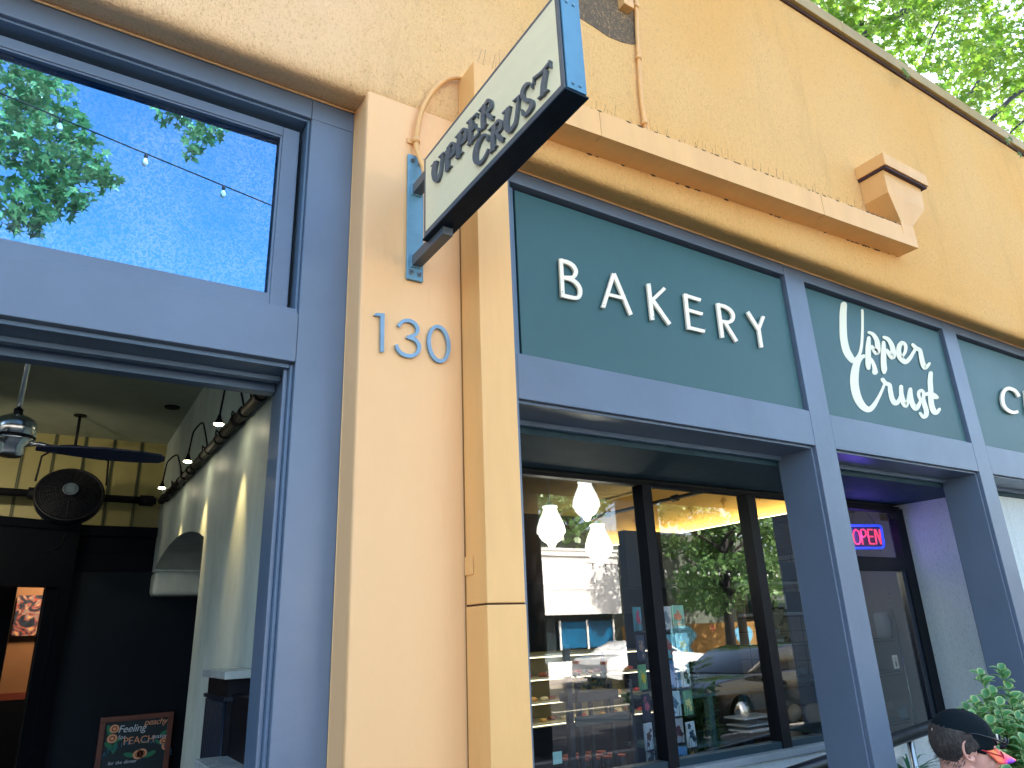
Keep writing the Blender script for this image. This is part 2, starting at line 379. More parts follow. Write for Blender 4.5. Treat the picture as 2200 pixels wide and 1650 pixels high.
# ---- rain gutter, leader head, downspout ----
bm = bmesh.new()
gx0, gx1 = 1.47, 5.02
def gz(x): return 3.946 + (x - 1.802) * (4.13 - 3.946) / (5.028 - 1.802)
def gpt(x, y, dz): return Vector((x, y, gz(x) + dz))
H = .155; t = .006
sec = [(-.002, .0), (-.15, .0), (-.15, H), (-.144, H), (-.144, t), (-.002, t)]
A = [bm.verts.new(gpt(gx0, y, dz)) for y, dz in sec]; Bv = [bm.verts.new(gpt(gx1, y, dz)) for y, dz in sec]
for i in range(6):
    j = (i+1) % 6; bm.faces.new((A[i], A[j], Bv[j], Bv[i]))
bm.faces.new(A); bm.faces.new(Bv)
poly(bm, [gpt(gx1-.001, -.149, t), gpt(gx1-.001, -.149, H+.0), gpt(gx1-.001, -.002, H+.01), gpt(gx1-.001, -.002, t)], (-.006, 0, 0))
gut = fin('rain_gutter', bm, METALP, bld)
bm = bmesh.new()
for x in (2.05, 3.9): fin('gutter_seam', B(x, x+.002, -.1515, -.1, gz(x)-.0015, gz(x)+H-.003), mat('seam_dark', lin('#b8874c'), .6), gut)
bm = bmesh.new()   # dirt and moss along the gutter top and the back joint
rr = random.Random(5)
for k in range(160):
    x = rr.uniform(2.0, 5.0) if k % 3 else rr.uniform(4.2, 5.0); s = rr.uniform(.004, .012); y = rr.choice([-.001, -.146, -.146])
    z = gz(x) + (0.0 if y > -.1 and k % 2 else H)
    bmesh.ops.create_icosphere(bm, subdivisions=1, radius=s, matrix=Matrix.Translation((x, y, z)) @ Matrix.Diagonal((2.2, .7, .6, 1)))
fin('gutter_debris', bm, mat('dark_debris', lin('#4b3a2c'), .9), gut)['kind'] = 'stuff'
# leader head
bm = bmesh.new(); cx0, cx1 = 4.679, 5.252
box(bm, cx0, cx1, -.226, -.001, 4.69, 4.79); 
lh = fin('leader_head_cap', bm, METALP, bld, bev=.003)
bm = B(cx0+.012, cx1-.012, -.214, -.002, 4.672, 4.69); fin('cap_reveal', bm, mat('reveal_dark', lin('#3a2430'), .7), lh)
bm = bmesh.new()
def frus(z0, z1, a0, a1):   # (x0,x1,y) bottom/top
    vs_ = []
    for (xa, xb, yy), z in ((a0, z0), (a1, z1)):
        vs_.append([bm.verts.new(p) for p in ((xa, yy, z), (xb, yy, z), (xb, -.002, z), (xa, -.002, z))])
    for i in range(4):
        j = (i+1) % 4; bm.faces.new((vs_[0][i], vs_[0][j], vs_[1][j], vs_[1][i]))
    bm.faces.new(vs_[0]); bm.faces.new(vs_[1])
frus(4.484, 4.6715, (4.705, 5.18, -.186), (4.705, 5.20, -.186))
frus(4.302, 4.4835, (4.845, 5.0, -.156), (4.705, 5.18, -.186))
frus(4.16, 4.3015, (4.855, 5.01, -.148), (4.845, 5.0, -.156))
fin('leader_head', bm, METALP, bld)
# downspout box
bm = B(1.308, 1.468, -.155, -.002, 1.70, 4.085); box(bm, 1.306, 1.4695, -.1565, -.002, 0, 1.694)
dsp = fin('downspout', bm, METALP, bld, bev=.004, seg=2)
fin('gap_shade_strip', B(1.3045, 1.3075, -.003, -.0005, 0, 3.84), mat('gap_shade_brown', lin('#8a5e2c'), .9), dsp)  # brown strip in place of the shade in the seam beside the downspout
bm = B(1.311, 1.465, -.151, -.003, 1.693, 1.701); fin('downspout_joint', bm, mat('rust_joint', lin('#4a2a18'), .9, var=.5, vscale=60), dsp)
bm = B(1.302, 1.3062, -.062, -.004, 1.805, 1.872); fin('strap_tab', bm, METALP, dsp, bev=.0015)
# bird spikes
bm = bmesh.new(); rr = random.Random(3)
def spike_row(bm, xa, xb, n, y, zf, h):
    for k in range(n):
        x = xa + (xb-xa)*k/(n-1) + rr.uniform(-.01, .01); p = Vector((x, y + rr.uniform(-.004, .004), zf(x)))
        q = p + Vector((rr.choice([-1, 1]) * rr.uniform(.005, .045), rr.choice([-.035, -.01, .02]), h * rr.uniform(.85, 1.1)))
        tube(bm, [p, q], .0013, 4, False)
for seg_i, (xa, xb, n) in enumerate([(1.36, 1.62, 8), (1.98, 2.5, 17), (2.52, 3.04, 17), (3.06, 3.58, 17), (3.6, 4.12, 17), (4.14, 4.62, 16), (4.64, 4.9, 12)]):
    b2 = bmesh.new(); zf = (lambda x: gz(x) + .1) if xa > 1.5 else (lambda x: 4.085)
    spike_row(b2, xa, xb, n, -.07, zf, .165)
    box(b2, xa-.01, xb+.01, -.082, -.058, zf(xa)-.004, zf(xa)+.001)
    o = fin('bird_spike_strip', b2, BIRCH); lab = 'thin wire bird spikes standing in the sloping rain gutter'
    if xa < 1.5: lab = 'wire bird spikes on top of the square downspout behind the hanging sign'
    elif xa > 4.6: lab = 'short wire bird spikes and weeds below the leader head box'
    tag(o, lab, 'bird spikes', 'bird spike strips along the rain gutter' if 1.5 < xa < 4.6 else None)
bm = bmesh.new()
for k in range(22):
    x = 4.79 + rr.uniform(-.05, .05); p = Vector((x, -.1, gz(x)+.1)); d = Vector((rr.uniform(-.6, .6), rr.uniform(-.5, .1), 1)).normalized() * rr.uniform(.04, .085)
    s = d.cross(Vector((0, 1, 0))).normalized() * .006
    vs_ = [bm.verts.new(q) for q in (p - s*.4, p + d*.5 - s, p + d, p + d*.5 + s, p + s*.4)]; bm.faces.new(vs_)
weed = tag(fin('weed', bm, mat('weed_green', lin('#5d8a72'), .6)), 'small green weed sprouting in the gutter under the leader head', 'weed')

# ---- storefront frame, bay 1 (left) ----
def fbox(name, par, *a, m=None, bev=.0025): return fin(name, B(*a), m or VIO, par, bev=bev)
Y0, Y1 = .165, .45
fr1 = fbox('door_frame', bld, .677, .8655, Y0, Y1, 0, 3.733)          # right post
fbox('post_top', fr1, .677, .8655, Y0, Y1, 3.7345, 3.838)
fbox('header_board', fr1, BX0+.31, .6755, Y0+.001, Y1, 3.737, 3.838)
fbox('transom_beam', fr1, BX0+.31, .6755, Y0-.003, Y1, 2.604, 2.806)
fbox('beam_cap', fr1, BX0+.31, .6755, Y0+.012, Y1-.02, 2.8075, 2.83)
# liner around the door opening (set back and stepping inward)
fbox('door_liner', fr1, .664, .6765, .19, .44, 0, 2.6, m=VIOD); fbox('door_liner', fr1, .648, .6635, .215, .235, 0, 2.588, m=VIO)
fbox('beam_liner', fr1, BX0+.31, .6635, .195, .44, 2.5865, 2.6035, m=VIOD)
fbox('beam_stop', fr1, BX0+.31, .66, .30, .335, 2.566, 2.586, m=VIOD)
fbox('beam_stop', fr1, BX0+.31, .66, .38, .44, 2.545, 2.586, m=VIOD)
# liner round the transom window
fbox('window_liner', fr1, .6655, .6765, .185, .44, 2.83, 3.7365, m=VIOD); fbox('window_liner', fr1, BX0+.31, .665, .185, .44, 3.7255, 3.7365, m=VIOD)
win1 = fbox('transom_window', bld, .578, .648, .235, .28, 2.832, 3.7)  # right stile
fbox('sash_rail', win1, BX0+.31, .5775, .235, .28, 2.832, 2.897); fbox('sash_rail', win1, BX0+.31, .5775, .235, .28, 3.655, 3.7)
fbox('sash_rail', win1, BX0+.31, .664, .3, .43, 3.701, 3.7254, m=VIOD)
bm = bmesh.new(); box(bm, -1.9, .572, .241, .247, 2.897, 2.905); box(bm, -1.9, .572, .241, .247, 3.647, 3.655); box(bm, .569, .577, .2415, .2465, 2.898, 3.654)
box(bm, -1.98, -1.9, .236, .28, 2.898, 3.654)
fin('glazing_bead', bm, VIO, win1)
G1 = glassmat('filmed_glass', 1.0, (.5, .55, .6, 1), 1.5, 0.0, .46, .08, (.15, .49, .86, 1))
bm = B(-1.9, .5775, .272, .276, 2.8975, 3.6545); fin('pane', bm, G1, win1)
# ---- storefront frame, right bays ----
fr2 = fbox('storefront_frame', bld, 3.829, 4.03, Y0, Y1, 0, 3.865)
fbox('post', fr2, 5.772, 5.975, Y0, Y1, 0, 3.865); fbox('post', fr2, 8.1, 8.3, Y0, Y1, 0, 3.865); fbox('post', fr2, 10.3, 10.5, Y0, Y1, 0, 3.865)
fbox('post', fr2, 1.561, 1.6865, Y0, Y1, 0, 3.845)
LX = [(1.688, 3.8275), (4.0315, 5.7705), (5.9765, 8.0985), (8.3015, 10.2985)]
for x0, x1 in LX:
    fbox('beam', fr2, x0, x1, Y0+.001, Y1, 2.602, 2.822); fbox('header', fr2, x0, x1, Y0+.001, Y1, 3.764, 3.846)
    fbox('beam_liner', fr2, x0, x1-.0135, .19, .44, 2.5875, 2.6015, m=VIO); 
    fbox('post_liner', fr2, x1-.0125, x1+.0005, .19, .44, 0, 2.601, m=VIO)
    fbox('beam_stop', fr2, x0+.002, x1-.0145, .405, .44, 2.56, 2.587, m=VIOD)
    fbox('sill_strip', fr2, x0, x1, .182, .24, 2.8225, 2.832)
# ---- recess behind the right bays ----
YG = 1.1; KK = (YG + 2.4) / 3.85
def KB(x0, x1, y0, y1, z0, z1):
    zf = lambda z: 0.0 if z < .01 else 1.6 + (z - 1.6) * KK
    return B(x0*KK, x1*KK, YG + y0 - 1.45, YG + y1 - 1.45, zf(z0), zf(z1))
bm = B(1.52, 12, .4505, 1.08, 2.532, 2.70); fin('recess_soffit', bm, TSOF, bld)
bm = B(6.258, 12, .47, .62, 0, 2.531); box(bm, 6.258, 6.42, .6205, 1.20, 0, 2.53); box(bm, 6.42, 7.1, 1.1, 1.159, 0, 2.53)
fin('recess_wall', bm, GREYST, bld)
bm = B(1.44, 1.53, .505, 1.3, 0, 2.531); fin('recess_side', bm, GREYST, bld)
bm = KB(1.6, 6.86, 1.40, 1.52, 0, .69); fin('knee_wall', bm, GREYST, bld)
bm = KB(1.6, 5.55, 1.36, 1.50, .6905, .735); fin('window_sill', bm, mat('sill_grey', lin('#8d979c'), .7, bump=(60, .3), var=.2), bld, bev=.004)
# black steel window wall
wf = fin('shop_window', KB(1.6, 6.88, 1.445, 1.50, 2.58, 2.6045), BLACK, bld)
for x0, x1 in ((3.545, 3.635), (4.665, 4.765), (1.6, 1.66), (5.5, 5.6)):
    fin('mullion', KB(x0, x1, 1.42, 1.52, .735, 2.5795), BLACK, wf, bev=.002)
    fin('mullion_edge', KB(x1+.0005, x1+.022, 1.47, 1.52, .735, 2.5795), mat('aluminium_edge', lin('#3d5568'), .3, metal=.6), wf)
fin('bottom_rail', KB(1.6, 5.5, 1.43, 1.51, .7352, .78), mat('teal_steel', lin('#16323e'), .4), wf, bev=.002)
G2 = glassmat('shop_glass', 1.1, (.93, .97, .98, 1), 1.55, 0.0, .05)
for x0, x1 in ((1.661, 3.544), (3.658, 4.664), (4.788, 5.499)):
    fin('pane', KB(x0, x1, 1.468, 1.474, .781, 2.579), G2, wf)
# door with transom
dr = fin('shop_door', KB(6.74, 6.879, 1.42, 1.50, 0, 2.5795), BLACK, bld, bev=.003)
fin('door_head', KB(5.6, 6.7395, 1.42, 1.50, 2.0, 2.12), BLACK, dr, bev=.003); fin('door_top', KB(5.6, 6.7395, 1.425, 1.495, 2.545, 2.5795), BLACK, dr)
fin('door_closer', KB(6.62, 6.7395, 1.405, 1.4195, 2.47, 2.54), BLACK, dr, bev=.006)
fin('door_stile', KB(6.66, 6.7395, 1.43, 1.48, 0, 1.9995), mat('door_stile_teal', lin('#0d1b2b'), .25), dr, bev=.003)
fin('door_bottom', KB(5.6, 6.6595, 1.43, 1.48, 0, .45), BLACK, dr)
fin('pane', KB(5.601, 6.739, 1.455, 1.46, 2.121, 2.544), G2, dr); fin('pane', KB(5.601, 6.659, 1.45, 1.455, .451, 1.999), G2, dr)
# ================= SIGNS =================
# bakery panel
def panel(name, x0, x1, label, z0=2.834, z1=3.752, trim=.02):
    t_ = thing(name, ((x0+x1)/2, .2, z0), label, 'sign')
    fin('board', B(x0+(trim if x0 > 2 else .045), x1-.012, .192, .215, z0, z1-.012), TEAL, t_, bev=.003)
    fin('backing', B(x0+.001, x1-.001, .2155, .225, z0-.001, z1+.008), mat('dark_gap', lin('#061626'), .6), t_)
    if x0 < 2: fin('edge_fillet', B(x0+.004, x0+.036, .198, .2154, z0, z1), VIOD, t_)
    return t_
def crop(ox, oy, s): return lambda u, v: (ox + u/s, oy + v/s)
sg = panel('fascia_sign', 1.688, 3.8275, 'dark teal fascia sign with raised white letters reading BAKERY')
c6 = crop(1180, 520, 4.2308)
def on_y(cf, y): return lambda u, v: PY(*cf(u, v), y)
LB = {
 'B': [([(108,150,17),(126,500,17)],0,0), ([(100,168,17),(165,182,18),(215,212,18),(243,258,18),(236,300,18),(205,322,17),(120,318,14)],1,0), ([(118,322,14),(190,336,17),(245,368,18),(281,425,18),(278,485,18),(240,508,17),(115,482,17)],1,0)],
 'A': [([(589,286,17),(492,596,17)],0,0), ([(589,286,16),(745,660,16)],0,0), ([(540,476,14),(690,512,14)],0,0)],
 'K': [([(905,377,17),(941,708,17)],0,0), ([(1052,418,15),(930,536,15)],0,0), ([(944,528,16),(1097,747,16)],0,0)],
 'E': [([(1238,470,16),(1273,794,16)],0,0), ([(1225,480,15),(1378,528,15)],0,0), ([(1255,614,14),(1395,655,14)],0,0), ([(1258,774,15),(1416,812,15)],0,0)],
 'R': [([(1535,555,16),(1577,868,16)],0,0), ([(1525,569,15),(1595,585,16),(1650,622,16),(1674,668,16),(1662,712,16),(1620,728,15),(1550,712,13)],1,0), ([(1592,716,14),(1706,902,14)],0,0)],
 'Y': [([(1806,634,15),(1908,798,15)],0,0), ([(1950,674,14),(1903,800,14)],0,0), ([(1906,780,14),(1933,957,14)],0,0)]}
for L, sts in LB.items():
    bm = bmesh.new()
    for k, (pts, smo, cp) in enumerate(sts):
        ribbon(bm, pts, on_y(c6, .172 - .0004*k), (0, .012, 0), bool(smo), False)
    lo = fin('letter', bm, WHITEL, sg); lo['label'] = 'white letter ' + L
    a = PY(*c6(*sts[0][0][-1][:2]), .18); 
    for st in sts[:1] + sts[-1:]:
        for q in (st[0][0], st[0][-1]):
            w_ = PY(*c6(q[0], q[1]), .184); bm = bmesh.new(); lathe(bm, [(.004, -.012), (.004, .008)], (w_.x-.004, .184, w_.z + (.012 if q is st[0][-1] else -.012)), 8, 'y'); fin('stand_off', bm, BOLT, lo)
# script logo
sg2 = panel('fascia_sign', 4.0315, 5.7705, 'dark teal fascia sign with cream script lettering reading Upper Crust')
c7 = crop(1760, 620, 5.5); LOGO = [
 [(292,192,37),(284,300,41),(284,450,42),(291,590,43),(318,720,44),(360,800,42),(405,850,34),(447,826,24),(478,770,19),(497,700,17),(507,600,16),(512,450,15),(512,300,15),(510,256,14)],
 [(660,985,34),(652,925,24),(622,850,20),(575,808,20),(520,800,22),(478,835,30),(445,890,40),(427,960,46),(417,1050,50),(420,1150,50),(444,1260,49),(488,1355,45),(545,1415,38),(600,1425,32),(650,1375,27),(700,1290,20),(742,1205,16),(768,1140,15)],
 [(750,1076,24),(785,1118,24),(832,1140,24),(842,1210,28),(858,1290,29),(888,1345,31),(925,1345,27),(950,1300,19),(960,1250,14)],
 [(968,1160,24),(970,1230,26),(985,1310,30),(1018,1376,33),(1045,1340,21),(1058,1250,16),(1066,1200,14)],
 [(1078,1190,22),(1085,1290,27),(1105,1370,31),(1145,1412,32),(1185,1360,22),(1200,1310,14)],
 [(1204,1330,16),(1176,1262,19),(1182,1218,20),(1212,1206,20),(1238,1240,20),(1232,1300,22),(1246,1370,28),(1266,1440,29),(1262,1498,28),(1228,1512,22),(1194,1474,16)],
 [(1318,1000,25),(1312,1100,30),(1318,1200,31),(1320,1300,32),(1332,1390,33),(1360,1455,33),(1392,1462,24),(1422,1425,18)],
 [(1268,1248,20),(1310,1240,26),(1365,1272,32),(1392,1285,22)],
 [(587,582,20),(580,690,31),(580,800,32),(580,890,32),(583,938,24)],
 [(588,518,17),(638,542,22),(680,610,28),(692,690,33),(682,750,36),(652,728,28),(622,684,18)],
 [(762,636,20),(761,750,31),(762,870,33),(768,950,34),(768,988,22)],
 [(766,575,18),(815,600,24),(858,670,28),(874,745,34),(868,800,38),(838,780,30),(800,728,18)],
 [(985,800,16),(1018,740,19),(1020,670,21),(976,642,24),(944,690,28),(940,755,30),(962,820,32),(1018,866,28),(1070,825,24),(1110,760,20),(1140,712,18)],
 [(1108,665,20),(1150,706,24),(1190,728,24),(1204,790,27),(1222,870,29),(1248,932,28),(1285,908,20),(1304,884,15)]]
for k, st in enumerate(LOGO):
    bm = bmesh.new(); ribbon(bm, [(a, b, c) for a, b, c in st], on_y(c7, .1895 - .0003*k), (0, .0022, 0))
    fin('lettering_stroke', bm, WHITEL if 0 else mat('cream_lettering', lin('#ecebd2'), .5), sg2)
sg3 = panel('fascia_sign', 5.9765, 8.0985, 'dark teal fascia sign at the right edge with raised white letter C')
bm = bmesh.new(); cl = [(2190,852,3.3),(2184,842,3.5),(2176,836.5,3.6),(2166,834.5,3.7),(2157.5,841,3.7),(2154.5,855,3.7),(2157,870,3.7),(2165,880.5,3.6),(2177,886,3.5),(2188,884,3.3)]
ribbon(bm, cl, lambda u, v: PY(u, v, .172), (0, .012, 0), True, False); fin('letter', bm, WHITEL, sg3)['label'] = 'white letter C'
bm = bmesh.new()
w0 = PY(2206, 889, .172); zt = PY(2176, 833, .172).z; zb = w0.z - .005
for k, seg in enumerate((((w0.x, zb), (w0.x+.085, zt)), ((w0.x+.085, zt), (w0.x+.17, zb)), ((w0.x+.03, zb+.07), (w0.x+.14, zb+.07)))):
    ribbon(bm, [(seg[0][0], seg[0][1], .011), (seg[1][0], seg[1][1], .011)], lambda u, v, k=k: Vector((u, .172-.0004*k, v)), (0, .012, 0), False, False)
fin('letter', bm, WHITEL, sg3)['label'] = 'white letter A'

# house number 130
hn = thing('house_number', (1.09, 0, 2.64), 'blue metal house number 130 on the peach pier', 'house number')
c4 = crop(700, 0, 2.0625); NB = mat('number_blue', lin('#83a2b8'), .35, metal=.25, var=.2, vscale=10)
bm = bmesh.new(); poly(bm, [PY(*c4(*p), -.012) for p in [(213,1396),(222,1386),(261,1388),(258,1558),(243,1558),(243,1402)]], (0, .011, 0)); o = fin('digit', bm, NB, hn); o['label'] = 'digit 1'
bm = bmesh.new(); ribbon(bm, [(323,1446,7),(338,1426,7.5),(366,1419,7.5),(394,1432,7.5),(408,1458,7.5),(398,1482,7.5),(366,1492,6.5)], on_y(c4, -.012), (0, .011, 0), True, False)
ribbon(bm, [(360,1491,6.5),(398,1506,7.5),(415,1535,8),(404,1565,8),(374,1577,8),(338,1566,7.5),(319,1544,7),(314,1526,6.5)], on_y(c4, -.0124), (0, .011, 0), True, False); o = fin('digit', bm, NB, hn); o['label'] = 'digit 3'
bm = bmesh.new(); el = []
for k in range(25):
    a = 2*math.pi*k/24; el.append((502 + 44*math.cos(a) + 4*math.sin(a), 1523 + 77*math.sin(a) + 6*math.cos(a), 7.6))
ribbon(bm, el, on_y(c4, -.012), (0, .011, 0), False, False); o = fin('digit', bm, NB, hn); o['label'] = 'digit 0'

# projecting sign
ps = thing('hanging_sign', (1.09, 0, 3.0), 'projecting cream and charcoal sign reading UPPER CRUST on a blue wall bracket', 'sign')
PLm = fin('wall_plate', B(1.052, 1.126, -.014, .0, 2.97, 3.575), STEELB, ps, bev=.004, seg=2)
for x, z in ((1.07, 3.545), (1.108, 3.535), (1.07, 3.003), (1.108, 3.0)):
    bm = bmesh.new(); lathe(bm, [(.0125, 0), (.0125, -.002), (.009, -.003)], (x, -.0145, z), 14, 'y'); lathe(bm, [(.0085, -.0031), (.0085, -.0085), (.0, -.0087)], (x, -.0145, z), 6, 'y', smooth=False); lathe(bm, [(.0045, -.0086), (.0045, -.016), (0, -.0165)], (x, -.0145, z), 10, 'y'); fin('bolt', bm, BOLT, PLm)
bm = bmesh.new(); rr = random.Random(2)
for zc in (3.4, 3.055):
    for k in range(46):
        a = k/46*4; s = int(a); f = a - s
        x, z = [(1.071 + .044*f, zc-.026), (1.115, zc-.026+.052*f), (1.115-.044*f, zc+.026), (1.071, zc+.026-.052*f)][s]
        bmesh.ops.create_icosphere(bm, subdivisions=1, radius=rr.uniform(.0035, .006), matrix=Matrix.Translation((x, -.0165, z)))
for f in bm.faces: f.smooth = True
fin('weld_bead', bm, STEELB, PLm)
fin('bracket_arm', B(1.072, 1.114, -.2, -.0145, 3.376, 3.42), STEELD, ps, bev=.002); fin('bracket_arm', B(1.072, 1.114, -.30, -.0145, 3.031, 3.077), STEELD, ps, bev=.002)
sx0, sx1, sy0, sy1, sz0, sz1 = 1.05, 1.128, -1.112, -.178, 3.069, 3.437
cab = fin('cabinet', B(sx0+.006, sx1-.006, sy0+.006, sy1-.002, sz0+.006, sz1-.006), STEELD, ps)
bm = bmesh.new(); w = .022
for xx0, xx1 in ((sx0, sx0+.005), (sx1-.005, sx1)):
    box(bm, xx0, xx1, sy0, sy1, sz0+.001, sz0+w); box(bm, xx0, xx1, sy0, sy1, sz1-w+.006, sz1-.001)
    box(bm, xx0, xx1, sy1-.016, sy1, sz0+w+.0003, sz1-w+.0057); box(bm, xx0, xx1, sy0, sy0+.017, sz0+w+.0003, sz1-w+.0057)
fin('frame', bm, STEELD, ps, bev=.0008)
fin('bottom_channel', B(sx0-.001, sx1+.006, sy0-.004, sy1+.012, sz0-.006, sz0), mat('sign_underside_shade', (.002, .016, .034), .6, bump=(20, .15), var=.3, vscale=9, spec=.15), ps)  # shade below the sign is put into this navy-black colour
ec = fin('end_plate', B(sx0+.008, sx1-.001, sy0-.006, sy0, sz0+.004, sz1), mat('bright_blue_steel', lin('#5b94b2'), .38, bump=(14, .1), var=.2, vscale=6), ps, bev=.001)
for x in (1.077, 1.103):
    for z in (3.093, 3.401): bm = bmesh.new(); lathe(bm, [(.0055, 0), (.005, -.003), (.0, -.0045)], (x, sy0-.006, z), 12, 'y'); fin('rivet', bm, STEELB, ec)
bm = B(sx0-.0005, sx0+.0008, sy0+.016, sy1-.015, sz0+w, sz1-w+.006); fin('sign_face', bm, CREAM, ps); 
bm = B(sx1-.0008, sx1+.0003, sy0+.016, sy1-.015, sz0+w, sz1-w+.006); fin('sign_face', bm, CREAM, ps)
c8 = crop(900, 100, 5.5)
UC = {
 'U1': [[(190,1372,22),(172,1450,24),(170,1520,24),(190,1578,24),(222,1555,17),(248,1475,13),(260,1370,12),(275,1262,11)], [(140,1418,9),(212,1348,9)], [(228,1312,8),(292,1246,8)]],
 'P1': [[(345,1200,21),(327,1330,22),(325,1450,22)], [(303,1472,9),(374,1402,9)], [(298,1262,8),(350,1200,8)], [(340,1195,9),(385,1140,14),(416,1160,17),(402,1250,17),(345,1318,10)]],
 'P2': [[(478,1035,21),(460,1170,22),(455,1290,22)], [(428,1322,9),(508,1238,9)], [(424,1078,8),(480,1020,8)], [(472,1030,9),(525,972,15),(552,1000,17),(535,1095,17),(478,1160,10)]],
 'E': [[(612,880,21),(598,1010,22),(598,1130,22)], [(566,1166,9),(698,1026,10)], [(558,908,9),(685,782,9)], [(612,1000,8),(660,935,8)], [(685,782,7),(680,842,7)], [(664,905,6),(668,968,6)], [(700,955,7),(698,1030,8)]],
 'R1': [[(765,700,21),(748,830,22),(750,950,22)], [(710,996,9),(792,905,9)], [(700,765,8),(762,692,8)], [(760,700,9),(812,632,16),(845,655,18),(836,720,18),(788,790,11)], [(795,775,16),(830,830,25),(855,852,18)], [(838,862,8),(876,815,8)]],
 'C': [[(800,1108,10),(800,1045,12),(748,1052,15),(690,1140,21),(660,1250,25),(662,1345,26),(700,1380,20),(760,1325,13),(812,1212,9)]],
 'R2': [[(882,945,22),(864,1080,23),(866,1205,23)], [(824,1256,9),(910,1160,9)], [(812,992,8),(880,925,8)], [(875,945,9),(930,876,16),(965,890,18),(955,960,19),(905,1030,12)], [(912,1015,16),(950,1085,27),(975,1108,18)], [(955,1120,8),(998,1068,8)]],
 'U2': [[(1050,735,22),(1026,840,24),(1022,930,25),(1045,995,24),(1090,970,18),(1132,890,14),(1152,760,13),(1170,600,12)], [(978,792,8),(1075,700,8)], [(1104,648,8),(1190,570,8)]],
 'S': [[(1326,482,9),(1312,434,12),(1268,442,17),(1224,510,20),(1216,590,22),(1262,632,25),(1318,640,24),(1322,705,21),(1275,780,17),(1230,812,14),(1208,745,9)]],
 'T': [[(1490,285,20),(1462,430,22),(1450,560,22)], [(1398,618,9),(1515,502,9)], [(1352,372,12),(1450,290,12),(1540,178,12)], [(1350,372,9),(1344,438,8)], [(1536,160,12),(1545,245,8)]]}
for L, sts in UC.items():
    bm = bmesh.new()
    for k, pts in enumerate(sts):
        ribbon(bm, pts, lambda u, v, k=k: PXp(*c8(u, v), sx0-.011 + .0003*k), (.0102, 0, 0), len(pts) > 2, len(pts) > 2)
    fin('letter', bm, LETG, ps)['label'] = 'slate letter ' + L[0]

# conduit with junction box
cd2 = thing('electrical_conduit', (2.5, 0, 4.3), 'peach painted electrical conduit running from the wall box down to the gutter', 'conduit')
Zc = [(2.60, 6.1), (2.565, 5.45), (2.552, 5.2), (2.535, 5.0), (2.522, 4.8), (2.508, 4.6), (2.502, 4.45), (2.505, 4.33), (2.515, 4.27), (2.54, 4.15)]
bm = bmesh.new(); tube(bm, [(x, -.02 - (.05 if z < 4.2 else 0), z) for x, z in Zc], .0125, 12); fin('pipe', bm, METALP, cd2)
for (x, z) in ((2.521, 4.79), (2.552, 5.205), (2.506, 4.315)):
    bm = bmesh.new(); tube(bm, [(x-.002, -.02, z-.012), (x+.002, -.02, z+.016)], .018, 14); fin('clamp', bm, METALP, cd2)
jb = tag(fin('junction_box', B(2.42, 2.50, -.055, -.001, 5.13, 5.35), METALP, None, bev=.004), 'peach wall box at the top edge of the photo beside the conduit', 'junction box')
c3 = thing('electrical_conduit', (1.1, 0, 3.6), 'curved peach conduit looping from the downspout to the sign bracket', 'conduit')
bm = bmesh.new(); arc_ = [(1.33, 4.10), (1.27, 4.075), (1.21, 4.02), (1.155, 3.93), (1.115, 3.83), (1.093, 3.73), (1.085, 3.62), (1.093, 3.545), (1.10, 3.49), (1.10, 3.43)]
P3 = [(x, -.024 - max(0, (3.6-z))*.35, z) for x, z in arc_]
tube(bm, smoothpts(P3, 4), .0115, 12); fin('pipe', bm, METALP, c3)
bm = bmesh.new(); tube(bm, [(1.0855, -.022, 3.635), (1.0845, -.022, 3.66)], .0165, 14); box(bm, 1.05, 1.083, -.006, -.002, 3.638, 3.662); fin('clamp', bm, METALP, c3)
# small vent screw on the pier base of the window side
# ================= ROOM 1 (behind the left bay) =================
PLG = mat('grey_green_plaster', (.62, .71, .66), .5, bump=(5, .3, 6), var=.75, vscale=2.2, stretch=(1, 1, .5), col2=(.33, .41, .39))
CEIL = mat('old_ceiling_paint', lin('#a3ad9c'), .7, bump=(4, .2, 5), var=.25, vscale=2)
YEL = mat('ochre_panelling', lin('#97905a'), .5, bump=(6, .15), var=.3, vscale=1.3)
rx = .85
bm = B(BX0+.31, rx+.4, .4505, 6.4, 3.6, 3.65); fin('room_ceiling', bm, CEIL, bld)
bm = bmesh.new(); 
# right wall with an arched opening at y 2.85..5.4
ys = [2.85 + (5.45-2.85)*k/14 for k in range(15)]
def za(y): u = (y-2.85)/(5.45-2.85); return 2.29 + .17*math.sin(math.pi*u*.98)**.8 * (1-.1*u)
box(bm, rx, rx+.5, .4505, 2.85, 0, 3.6)
for i in range(14):
    y0, y1 = ys[i], ys[i+1]; v = []
    for x in (rx, rx+.5):
        v.append([bm.verts.new(p) for p in ((x, y0, za(y0)), (x, y1, za(y1)), (x, y1, 3.6), (x, y0, 3.6))])
    for i2 in range(4):
        j = (i2+1) % 4; bm.faces.new((v[0][i2], v[0][j], v[1][j], v[1][i2]))
    bm.faces.new(v[0]); bm.faces.new(v[1])
box(bm, rx, rx+.5, 5.45, 5.66, 2.29, 3.6)
fin('interior_wall', bm, PLG, bld)
bm = B(rx+.0, rx+.5, 5.38, 5.65, 2.06, 2.29); cb = fin('corbel', bm, PLG, bld, bev=.045, seg=3)
bm = B(rx+.52, rx+.545, .5, 5.9, 0, 2.6); fin('passage_wall', bm, NAVY, bld)
bm = B(BX0+.31, rx, 5.65, 5.75, 2.70, 3.6); bk = fin('panelled_wall', bm, YEL, bld)
bm = bmesh.new()
for k in range(18): x = rx - .235 - .25*k; box(bm, x-.011, x-.004, 5.632, 5.65, 2.72, 3.599); box(bm, x+.004, x+.011, 5.632, 5.65, 2.72, 3.599)
fin('batten', bm, mat('batten_green', lin('#3b4634'), .6), bk)
